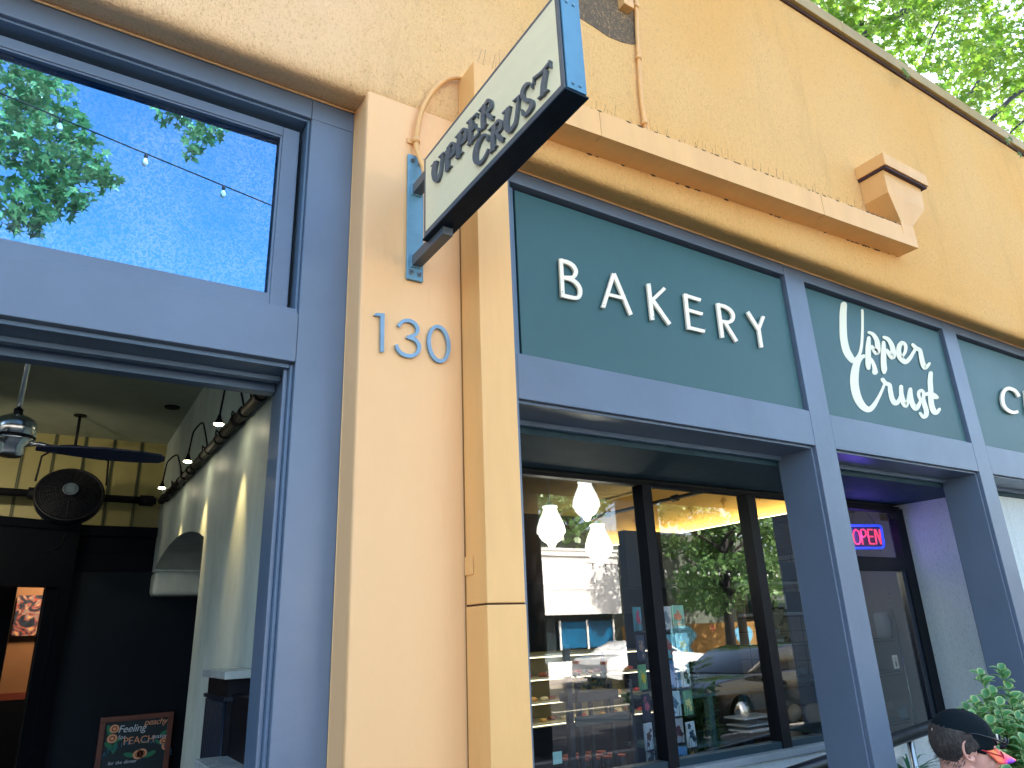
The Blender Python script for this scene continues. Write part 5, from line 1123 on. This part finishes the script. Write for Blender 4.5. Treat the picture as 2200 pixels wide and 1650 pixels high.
simple_tree(PY(1150, 1250, 7.2).x, -5.0, 8.5, 2.2, 'dark street tree mirrored at the left edge of the shop window', 1700, 3, tr=.17)
simple_tree(20.6, -13.9, 6.5, 2.0, 'street tree shading the right part of the white building opposite', 3600, 4, lean=.6, ls=.22, low=.36)
simple_tree(23.7, -15.9, 7.5, 3.0, 'leafy tree mirrored in the middle pane of the shop window', 5000, 6, ls=.24, low=.42)
simple_tree(30.5, -16.4, 8, 3.0, 'leafy tree farther right across the street', 4000, 8, ls=.24, low=.42)
simple_tree(21.0, -23.0, 9, 3.2, 'tree behind the low buildings across the street', 5000, 9, ls=.28, low=.4); simple_tree(12.5, -23.5, 8, 3.2, 'tree rising behind the white building across the street', 5000, 10, ls=.28, low=.4)

# --- opposite buildings ---
wb = thing('building', (15, -20, 0), 'low sunlit white building across the street mirrored in the shop window', 'building')
WS = mat('white_stucco', (.9, .89, .86), .8, bump=(30, .3), var=.08)
bm = B(6.0, 19.3, -26, -18, 2.15, 4.57); box(bm, 6.0, 19.3, -26, -18.02, 0, .5); box(bm, 5.95, 19.35, -26, -17.93, 4.3, 4.36); box(bm, 5.95, 19.35, -26, -17.96, 4.5, 4.6); box(bm, 6.0, 19.3, -26, -17.98, 3.05, 3.08)
fin('wall', bm, WS, wb); fin('shopfront', B(6.0, 19.3, -26, -18.6, .5, 2.15), mat('shopfront_dark', lin('#1d2a30'), .4), wb)
fin('blue_window', B(16.6, 19.2, -18.58, -18.5, .95, 1.9), mat('blue_window', lin('#1d6f9e'), .2, var=.5, vscale=3), wb)
for x in (16.6, 17.9, 19.2): fin('window_frame', B(x-.04, x+.04, -18.49, -18.44, .9, 1.95), WS, wb)
gb = thing('building', (26, -21, 0), 'grey green building in tree shade across the street', 'building')
fin('wall', B(19.36, PY(1665, 1370, 20.9).x, -27, -19.5, 0, 5.6), mat('grey_green_stucco', lin('#6d766a'), .85, bump=(20, .3), var=.15), gb)
mw = thing('mural_wall', (24, -18, 0), 'low yellow mural wall with a pale blue heart and sky shapes across the street', 'wall')
fin('wall', B(19.4, PY(1650, 1370, 20.2).x, -18.2, -18.0, -.02, 1.66), mat('mural_yellow', lin('#94703a'), .8, var=.15, vscale=2), mw)
MB = mat('mural_sky', lin('#6fb0c8'), .8, var=.1); 
bm = bmesh.new(); poly(bm, [Vector((x, -17.996, z)) for x, z in ((19.6, .15), (19.6, 1.6), (22.9, 1.6), (23.3, 1.2), (22.8, .8), (23.2, .15))], (0, -.003, 0)); fin('mural_sky', bm, MB, mw)
hx = PY(1600, 1365, 20.2).x; hz = PY(1600, 1368, 20.2).z
bm = bmesh.new(); poly(bm, [Vector((hx + .036*16*math.sin(t)**3, -17.994, hz + .036*(13*math.cos(t) - 5*math.cos(2*t) - 2*math.cos(3*t) - math.cos(4*t)))) for t in [2*math.pi*k/40 for k in range(40)]], (0, -.003, 0)); fin('mural_heart', bm, mat('mural_heart_blue', lin('#6fb4d6'), .8, var=.15, vscale=5), mw)
for k, (dx, dz) in enumerate(((.1, .85), (-1.0, .3), (-1.9, .4))):
    bm = bmesh.new()
    for a in range(6): t = a*math.pi/3; tube(bm, [(hx+dx, -17.99, hz+dz), (hx+dx+.16*math.cos(t), -17.99, hz+dz+.16*math.sin(t))], [.012, .03], 5)
    fin('mural_flower', bm, mat('mural_pink', lin('#c8705a'), .8), mw)
hd_ = tag(fin('dark_hedge', B(PY(1668, 1370, 20.2).x, 60, -20, -19, 0, 2.6), mat('hedge_green', lin('#1c2a18'), .9, bump=(9, 1.0), var=.5, vscale=6), None, bev=.3), 'dark clipped hedge beyond the mural wall across the street', 'hedge')
# string lights
def string(pa, pb, n_, sag, lab, bulbs=True):
    t_ = thing('string_lights', tuple((Vector(pa)+Vector(pb))/2), lab, 'string lights'); pts = []
    for k in range(41): u = k/40; p = Vector(pa)*(1-u) + Vector(pb)*u; p.z -= sag*4*u*(1-u); pts.append(p)
    bm = bmesh.new(); tube(bm, pts, .008, 5); fin('cable', bm, IRON, t_); bm = bmesh.new(); b2 = bmesh.new()
    for k in range(n_):
        u = (k+.5)/n_; p = Vector(pa)*(1-u) + Vector(pb)*u; p.z -= sag*4*u*(1-u)
        lathe(b2, [(.014, 0), (.018, -.03), (.016, -.06)], p, 8); lathe(bm, [(.015, -.06), (.03, -.1), (.026, -.135), (0, -.155)], p, 10)
    fin('socket', b2, IRON, t_); fin('bulb', bm, mat('clear_bulb', lin('#c8ccc4'), .08, spec=.9), t_)
def mir(u, v, yo, yg=.5): q = PY(u, v, yg - yo); return Vector((q.x, yo, q.z))
A_ = mir(110, 236, -4.0); B_ = mir(592, 436, -4.0); dv_ = (B_ - A_); string(A_ - dv_*1.2, B_ + dv_*1.7, 11, .02, 'string of clear bulbs mirrored in the upper left window')
A_ = mir(1405, 1216, -10, 2.2); B_ = mir(1610, 1226, -10, 2.2); dv_ = (B_ - A_); string(A_ - dv_*.6, B_ + dv_*.6, 20, .03, 'distant string of bulbs mirrored in the middle pane of the shop window')
# --- cars ---
def car(loc, paint, lab, rot=0):
    t_ = thing('parked_car', loc, lab, 'car'); L = 4.6; W_ = 1.78
    def ext(name, prof_, y0, y1, m_, ins=0, bev=.03):
        bm = bmesh.new(); a = [bm.verts.new((x, y0, z)) for x, z in prof_]; b = [bm.verts.new((x, y1, z)) for x, z in prof_]
        for i in range(len(a)): j = (i+1) % len(a); bm.faces.new((a[i], a[j], b[j], b[i]))
        bm.faces.new(a); bm.faces.new(b)
        me = D.meshes.new(name); bmesh.ops.recalc_face_normals(bm, faces=bm.faces); bm.to_mesh(me); bm.free(); me.materials.append(m_); o = link(name, me, t_)
        bv = o.modifiers.new('b', 'BEVEL'); bv.width = bev; bv.segments = 3; bv.limit_method = 'ANGLE'; bv.angle_limit = R_(25)
        for p in me.polygons: p.use_smooth = True
        return o
    body = [(-2.3, .32), (-2.3, .62), (-2.2, .78), (-1.75, .86), (-1.0, .93), (1.55, .95), (2.15, .88), (2.28, .7), (2.3, .35), (1.85, .25), (-1.9, .25)]
    ext('body', body, -W_/2, W_/2, paint)
    cabp = [(-1.1, .92), (-.35, 1.27), (.1, 1.35), (.8, 1.34), (1.3, 1.18), (1.75, .94)]
    ext('roof', cabp, -W_/2+.14, W_/2-.14, paint, bev=.05)
    wm = mat('car_glass', lin('#0a1014'), .04, spec=.9)
    for s in (-1, 1):
        y = s*(W_/2-.135); ext('side_window', [(-.85, .97), (-.3, 1.22), (.1, 1.28), (.75, 1.27), (1.15, 1.12), (1.3, .98)], y-.008, y+.008, wm, bev=.002)
    for x in (-1.42, 1.4):
        for s in (-1, 1):
            bm = bmesh.new(); lathe(bm, [(.2, -.1), (.31, -.1), (.33, -.06), (.33, .06), (.31, .1), (.2, .1)], (x, s*(W_/2-.1), .33-.0), 28, 'y')
            me = D.meshes.new('wheel'); bm.to_mesh(me); bm.free(); me.materials.append(IRON); w = link('wheel', me, t_)
            bm = bmesh.new(); lathe(bm, [(.21, -.06), (.21, .06), (.05, .09), (0, .09)], (x, s*(W_/2-.06), .33), 20, 'y'); me = D.meshes.new('rim'); bm.to_mesh(me); bm.free(); me.materials.append(CHROME); link('rim', me, w)
    for s in (-1, 1):
        me = D.meshes.new('headlight'); bm = B(-2.27, -2.18, s*.7-.14, s*.7+.14, .6, .72); bm.to_mesh(me); bm.free(); me.materials.append(mat('lamp_glass', lin('#cfd8dc'), .1)); link('headlight', me, t_)
        me = D.meshes.new('taillight'); bm = B(2.2, 2.27, s*.7-.14, s*.7+.14, .68, .8); bm.to_mesh(me); bm.free(); me.materials.append(mat('tail_red', lin('#8a1a14'), .2)); link('taillight', me, t_)
    t_.rotation_euler = (0, 0, rot)
car((11.3, -5.05, -.14), mat('black_car_paint', lin('#0a0f13'), .12, coat=.6, spec=.5), 'dark sedan parked at the near kerb, mirrored in the shop window')
car((16.9, -14.3, -.14), mat('white_car_paint', lin('#dfe3e4'), .2, coat=.8), 'white car parked on the far side of the road', math.pi)
# ================= SEATED PERSON =================
hc = PY(2072, 1606, -.75)      # head centre at ear level
yaw = R_(-44); pit = R_(15)
Rh = Matrix.Rotation(yaw, 3, 'Z') @ Matrix.Rotation(pit, 3, 'Y')
Rb = Matrix.Rotation(yaw, 3, 'Z')
def HT(x, y, z): return hc + Rh @ Vector((x, y, z))
def BT(x, y, z): return hc + Rb @ Vector((x, y, z))     # body frame: z=0 at ear level, facing +x
seat = .45 - hc.z
ppl = thing('person', (hc.x, hc.y, 0), 'seated person in a black cap and red glasses looking down beside the shrub', 'person')
SKIN = D.materials.new('skin'); SKIN.use_nodes = True; n = SKIN.node_tree.nodes; l = SKIN.node_tree.links; p_ = n['Principled BSDF']
p_.inputs['Base Color'].default_value = lin('#c98f7c'); p_.inputs['Roughness'].default_value = .5; p_.inputs['Subsurface Weight'].default_value = .15; p_.inputs['Subsurface Radius'].default_value = (.01, .004, .002)
tc = n.new('ShaderNodeTexCoord'); nz = n.new('ShaderNodeTexNoise'); nz.inputs['Scale'].default_value = 30; nz.inputs['Detail'].default_value = 5; l.new(tc.outputs['Object'], nz.inputs['Vector'])
mx = n.new('ShaderNodeMix'); mx.data_type = 'RGBA'; mx.inputs['A'].default_value = lin('#e0b09c'); mx.inputs['B'].default_value = lin('#c98878'); l.new(nz.outputs[0], mx.inputs['Factor']); l.new(mx.outputs['Result'], p_.inputs['Base Color'])
bp = n.new('ShaderNodeBump'); bp.inputs['Strength'].default_value = .25; bp.inputs['Distance'].default_value = .002; nz2 = n.new('ShaderNodeTexNoise'); nz2.inputs['Scale'].default_value = 220; l.new(tc.outputs['Object'], nz2.inputs['Vector']); l.new(nz2.outputs[0], bp.inputs['Height']); l.new(bp.outputs[0], p_.inputs['Normal'])
bm = bmesh.new()
def ell(bm, f, c, r, rz=0, sub=3, tilt=0):
    M4 = Matrix.Translation(f(*c)) @ ((Rh if f is HT else Rb) @ Matrix.Rotation(tilt, 3, 'Y') @ Matrix.Rotation(rz, 3, 'X')).to_4x4() @ Matrix.Diagonal((*r, 1))
    bmesh.ops.create_icosphere(bm, subdivisions=sub, radius=1, matrix=M4)
def tb(bm, f, pts, r): tube(bm, [f(*p) for p in pts], r, 14)
ell(bm, HT, (-.012, 0, .035), (.098, .078, .098)); ell(bm, HT, (.035, 0, -.015), (.062, .066, .088)); ell(bm, HT, (.04, 0, -.068), (.052, .054, .048)); ell(bm, HT, (.066, 0, -.102), (.024, .026, .02))
ell(bm, HT, (.082, 0, .028), (.017, .052, .014)); ell(bm, HT, (.078, .034, -.03), (.02, .022, .024)); ell(bm, HT, (.078, -.034, -.03), (.02, .022, .024))
tb(bm, HT, [(.088, 0, .022), (.104, 0, -.008), (.116, 0, -.032)], [.008, .010, .0125]); ell(bm, HT, (.104, .012, -.036), (.012, .008, .008)); ell(bm, HT, (.104, -.012, -.036), (.012, .008, .008))
ell(bm, HT, (.088, 0, -.066), (.012, .026, .006)); ell(bm, HT, (.085, 0, -.077), (.012, .024, .007)); ell(bm, HT, (.012, 0, -.07), (.05, .06, .035))
for s in (-1, 1):
    e_ = [(-.012 + .021*math.cos(a) - .006*math.sin(a), s*(.079 + .006*math.sin(a*.5)), .0 + .034*math.sin(a)) for a in [math.pi*(-.15) + 2*math.pi*k/20*.86 for k in range(21)]]
    tb(bm, HT, e_, [.0055]*21); ell(bm, HT, (-.006, s*.074, -.002), (.018, .006, .026)); ell(bm, HT, (.004, s*.076, -.030), (.009, .006, .010)); ell(bm, HT, (.008, s*.077, -.004), (.005, .006, .007))
    tb(bm, HT, [(-.016, s*.081, .018), (-.002, s*.081, .006), (-.008, s*.081, -.016)], .004)
tb(bm, BT, [(-.03, 0, -.03), (-.045, 0, -.11), (-.07, 0, -.17), (-.08, 0, -.24)], [.062, .058, .064, .09])
# torso, arms, legs (clothed mostly)
tb(bm, BT, [(-.08, 0, -.2), (-.09, 0, -.3), (-.10, 0, -.45), (-.08, 0, -.58), (-.06, 0, seat+.1)], [.08, .125, .13, .115, .13])
for s in (-1, 1):
    tb(bm, BT, [(-.08, s*.05, -.21), (-.08, s*.17, -.235)], [.055, .052]); tb(bm, BT, [(-.08, s*.17, -.235), (-.05, s*.215, -.38), (-.01, s*.225, -.5)], [.052, .045, .036])
    tb(bm, BT, [(-.01, s*.225, -.5), (.13, s*.18, -.52), (.235, s*.12, -.50)], [.036, .031, .024]); ell(bm, BT, (.275, s*.10, -.495), (.045, .026, .016))
    for k in range(4):
        b0 = (.305, s*(.118 - .017*k), -.493); ln = (.058, .066, .062, .048)[k]; tb(bm, BT, [b0, (b0[0]+ln*.5, b0[1]-s*.008, -.496), (b0[0]+ln*.85, b0[1]-s*.014, -.512), (b0[0]+ln, b0[1]-s*.018, -.53)], [.0088, .0085, .0078, .006])
    tb(bm, BT, [(.25, s*.085, -.495), (.275, s*.062, -.5), (.30, s*.052, -.51)], [.011, .0095, .0075])
    tb(bm, BT, [(-.06, s*.09, seat+.09), (.18, s*.11, seat+.08), (.38, s*.12, seat+.06)], [.088, .078, .058]); tb(bm, BT, [(.38, s*.12, seat+.06), (.40, s*.12, seat-.12), (.37, s*.12, .09-hc.z)], [.056, .054, .036]); ell(bm, BT, (.43, s*.125, .05-hc.z), (.13, .045, .04))
me = D.meshes.new('body'); bm.to_mesh(me); bm.free(); me.materials.append(SKIN)
body = link('body', me, ppl); body.location = -world_loc(ppl)
rm = body.modifiers.new('fuse', 'REMESH'); rm.mode = 'VOXEL'; rm.voxel_size = .0038; rm.use_smooth_shade = True
sm = body.modifiers.new('soften', 'SMOOTH'); sm.factor = .5; sm.iterations = 3
# hair
HAIR = mat('grey_brown_hair', lin('#241e1b'), .7, bump=(160, .9, 3), var=.6, vscale=45, stretch=(1, 1, .4), col2=lin('#5d554f'))
bm = bmesh.new(); bmesh.ops.create_icosphere(bm, subdivisions=5, radius=1)
for v in list(bm.verts):
    c = v.co.copy(); p = Vector((-.016 + c.x*.1, c.y*.0815, .028 + c.z*.104))
    lim_ = -.055 + max(0, p.x + .045)*1.05 ; keep = p.z > lim_ and p.x < .042 and p.z < .06
    if p.x > -.03 and p.z < .012 and abs(p.y) > .02: keep = keep and p.x < .03 and p.z > -.02 + (p.x+.03)*.3
    if not keep: bm.verts.remove(v); continue
    v.co = HT(*(p * (1 + .02*noise.noise(p*90))))
hr = fin('hair', bm, HAIR, ppl, smooth=True); so_ = hr.modifiers.new('t', 'SOLIDIFY'); so_.thickness = -.008
bm = bmesh.new(); rr = random.Random(12)
for k in range(520):
    a = rr.uniform(-1.1, 1.1) * 1.35; z = rr.uniform(-.068, .03)
    x = -.016 - .099*math.cos(a)*(1 - (max(0, -z-.01)/.2)); y = .081*math.sin(a)
    if x > .0 and z < -.01: continue
    p = Vector((x, y, z)); o_ = Vector((x*.9-.02, y, 0)).normalized()
    q = p + o_*.006 + Vector((-.004, 0, -.014)); s = Vector((0, 0, 1)).cross(o_).normalized()*.0012
    vs_ = [bm.verts.new(HT(*w_)) for w_ in (p-s, p+s, q)]; bm.faces.new(vs_)
fin('hair_strands', bm, HAIR, ppl)
# cap
CAPM = mat('black_cap', (.0035, .010, .014), .85, spec=.15, bump=(220, .3, 2), var=.2, vscale=6)
bm = bmesh.new(); bmesh.ops.create_uvsphere(bm, u_segments=40, v_segments=24, radius=1)
for v in list(bm.verts):
    c = v.co.copy(); p = Vector((-.01 + c.x*.109, c.y*.0885, .036 + c.z*.098 + .006*max(0, c.x)*c.z))
    if p.z < -.012 + .17*max(-.1, p.x): bm.verts.remove(v); continue
    seamk = abs(math.sin(3*math.atan2(c.y, c.x))) ; 
    v.co = HT(p.x, p.y, p.z + (-.0012 if seamk < .08 else 0))
cp = fin('cap', bm, CAPM, ppl, smooth=True); so_ = cp.modifiers.new('t', 'SOLIDIFY'); so_.thickness = .003
bm = bmesh.new(); lathe(bm, [(.007, 0), (.005, .004), (0, .005)], HT(-.01, 0, .133), 12); box_ = None
fin('cap_button', bm, CAPM, cp)
m = D.materials.new('orange_pink_bill'); m.use_nodes = True; n = m.node_tree.nodes; l = m.node_tree.links; p_ = n['Principled BSDF']; p_.inputs['Roughness'].default_value = .35
tc = n.new('ShaderNodeTexCoord'); nz = n.new('ShaderNodeTexNoise'); nz.inputs['Scale'].default_value = 14; l.new(tc.outputs['Object'], nz.inputs['Vector']); cr = n.new('ShaderNodeValToRGB'); l.new(nz.outputs[0], cr.inputs[0])
e = cr.color_ramp.elements; e[0].position = .36; e[0].color = lin('#8a2cc0'); e[1].position = .7; e[1].color = lin('#ffb060'); q = e.new(.44); q.color = lin('#ff3c6c'); q = e.new(.54); q.color = lin('#ff6a48'); l.new(cr.outputs[0], p_.inputs['Base Color'])
bm = bmesh.new(); NB_ = 18; rows = []
for j in range(7):
    t = j/6; row = []
    for k in range(NB_+1):
        a = R_(-62 + 124*k/NB_); r0x, r0y = .104, .082; L_ = .074*t*math.cos(a*.72)
        row.append(bm.verts.new(HT(-.008 + r0x*math.cos(a) + L_, r0y*math.sin(a), .03 - .018*math.sin(a)**2*1.1 - .026*t - .014*t*math.sin(a)**2)))
    rows.append(row)
for j in range(6):
    for k in range(NB_): bm.faces.new((rows[j][k], rows[j][k+1], rows[j+1][k+1], rows[j+1][k])).smooth = True
bl = fin('cap_bill', bm, [m], cp); so_ = bl.modifiers.new('t', 'SOLIDIFY'); so_.thickness = .003
bm = bmesh.new()
for s in (-1, 1): pass
box(bm, -.0015, .0015, -.011, .011, -.008, .008); bmesh.ops.transform(bm, matrix=Matrix.Translation(HT(-.119, -.012, .034)) @ Rh.to_4x4(), verts=bm.verts); fin('cap_tag', bm, WHITEL, cp)
bm = bmesh.new(); tube(bm, [HT(.094, -.03, .075), HT(.1, -.025, .06), HT(.104, -.022, .045)], .0035, 6); fin('cap_embroidery', bm, WHITEL, cp)
# sunglasses parked on the cap
SG = mat('sunglass_black', lin('#10161c'), .15); bm = bmesh.new()
for s in (-1, 1):
    tube(bm, [HT(.108, s*.07, .052), HT(.06, s*.089, .06), HT(.01, s*.094, .062), HT(-.03, s*.093, .056)], [.004, .003, .0026, .002], 8)
    lathe(bm, [(.025, 0), (.025, .003), (0, .004)], HT(.118, s*.034, .05), 20, 'x', M=Rh @ Matrix.Rotation(R_(25), 3, 'Y'))
tube(bm, [HT(.12, -.014, .056), HT(.122, 0, .06), HT(.12, .014, .056)], .003, 6); tube(bm, [HT(.118, -.034, .07), HT(.112, -.062, .062), HT(.108, -.07, .052)], .004, 6); tube(bm, [HT(.118, .034, .07), HT(.112, .062, .062), HT(.108, .07, .052)], .004, 6)
tag(fin('sunglasses', bm, SG, None), 'black sunglasses resting on top of the cap', 'sunglasses')
# red glasses on the face
bm = bmesh.new()
for s in (-1, 1):
    tube(bm, [HT(.108 + .002*math.cos(a), s*(.032 + .023*math.cos(a)), .0 + .018*math.sin(a)) for a in [2*math.pi*k/20 for k in range(21)]], .0028, 6)
    tube(bm, [HT(.104, s*.055, .005), HT(.07, s*.072, .008), HT(.0, s*.081, .012), HT(-.02, s*.082, .002), HT(-.03, s*.08, -.012)], .0022, 6)
tube(bm, [HT(.108, -.01, .004), HT(.112, 0, .006), HT(.108, .01, .004)], .0024, 6)
gls = tag(fin('eyeglasses', bm, mat('red_frame', lin('#b81e2e'), .25), None), 'red framed eyeglasses worn by the seated person', 'eyeglasses')
bm = bmesh.new()
for s in (-1, 1):
    ell(bm, HT, (.083, s*.032, .0), (.0125, .0125, .0125), sub=2)
fin('eyes', bm, mat('eye_white', lin('#d8d4cc'), .2), ppl)
# shirt with blue pattern
m = mat('blue_pattern_shirt', lin('#1d5f8c'), .7); n = m.node_tree.nodes; l = m.node_tree.links; vo = n.new('ShaderNodeTexVoronoi'); vo.inputs['Scale'].default_value = 42; tc = n.new('ShaderNodeTexCoord'); l.new(tc.outputs['Object'], vo.inputs['Vector'])
cr = n.new('ShaderNodeValToRGB'); cr.color_ramp.interpolation = 'CONSTANT'; e = cr.color_ramp.elements; e[0].color = lin('#b9d6e4'); e[1].position = .3; e[1].color = lin('#2276a8'); q = e.new(.55); q.color = lin('#0d3350'); l.new(vo.outputs['Distance'], cr.inputs[0]); l.new(cr.outputs[0], m.node_tree.nodes['Principled BSDF'].inputs['Base Color'])
bm = bmesh.new()
tb(bm, BT, [(-.085, 0, -.185), (-.09, 0, -.3), (-.10, 0, -.45), (-.08, 0, -.58), (-.06, 0, seat+.07)], [.085, .145, .15, .138, .155])
for s in (-1, 1): tb(bm, BT, [(-.08, s*.04, -.2), (-.08, s*.175, -.235)], [.068, .064]); tb(bm, BT, [(-.08, s*.175, -.235), (-.055, s*.215, -.36), (-.03, s*.222, -.43)], [.066, .06, .058])
me = D.meshes.new('shirt'); bm.to_mesh(me); bm.free(); me.materials.append(m); sh_ = link('shirt', me, ppl); sh_.location = -world_loc(ppl)
rm = sh_.modifiers.new('fuse', 'REMESH'); rm.mode = 'VOXEL'; rm.voxel_size = .008; rm.use_smooth_shade = True
bm = bmesh.new(); pr = []
for k in range(25):
    a = 2*math.pi*k/24; fx_ = math.cos(a); sy_ = math.sin(a); z = -.165 - .035*max(0, fx_); pr.append(((-.072 + .072*fx_, .072*sy_, z + .012), (-.073 + .086*fx_, .086*sy_, z - .026)))
for k in range(24): 
    bm.faces.new([bm.verts.new(BT(*w_)) for w_ in (pr[k][0], pr[k+1][0], pr[k+1][1], pr[k][1])])
bmesh.ops.remove_doubles(bm, verts=bm.verts, dist=.0005)
co = fin('collar', bm, m, sh_); so_ = co.modifiers.new('t', 'SOLIDIFY'); so_.thickness = .004
# trousers and shoes
bm = bmesh.new(); ell(bm, BT, (-.06, 0, seat+.1), (.16, .18, .12))
for s in (-1, 1): tb(bm, BT, [(-.06, s*.09, seat+.09), (.18, s*.11, seat+.08), (.385, s*.12, seat+.055)], [.1, .09, .074]); tb(bm, BT, [(.385, s*.12, seat+.055), (.405, s*.12, seat-.12), (.37, s*.12, .11-hc.z)], [.072, .066, .055])
me = D.meshes.new('trousers'); bm.to_mesh(me); bm.free(); me.materials.append(mat('dark_denim', lin('#1b2432'), .8)); q = link('trousers', me, ppl); q.location = -world_loc(ppl); rm = q.modifiers.new('f', 'REMESH'); rm.mode = 'VOXEL'; rm.voxel_size = .011; rm.use_smooth_shade = True
for s in (-1, 1):
    bm = bmesh.new(); ell(bm, BT, (.43, s*.125, .055-hc.z), (.145, .054, .054)); fin('shoe', bm, IRON, ppl, smooth=True)
# chair
ch = thing('outdoor_chair', (hc.x, hc.y, 0), 'black metal outdoor chair under the seated person', 'chair')
def cbx(x0, x1, y0, y1, z0, z1):
    bm = bmesh.new(); v = box(bm, x0, x1, y0, y1, z0, z1)
    for q in v: q.co = BT(*q.co)
    return bm
fin('seat', cbx(-.24, .2, -.22, .22, seat-.03, seat-.01), IRON, ch, bev=.004); fin('backrest', cbx(-.27, -.25, -.21, .21, seat+.1, seat+.36), IRON, ch, bev=.004)
for x in (-.23, .18):
    for s in (-1, 1): bm = bmesh.new(); tube(bm, [BT(x, s*.2, seat-.02), BT(x*1.1, s*.21, -hc.z)], .012, 8); fin('leg', bm, IRON, ch)
for s in (-1, 1): bm = bmesh.new(); tube(bm, [BT(-.23, s*.2, seat-.02), BT(-.26, s*.2, seat+.36)], .012, 8); fin('back_post', bm, IRON, ch)
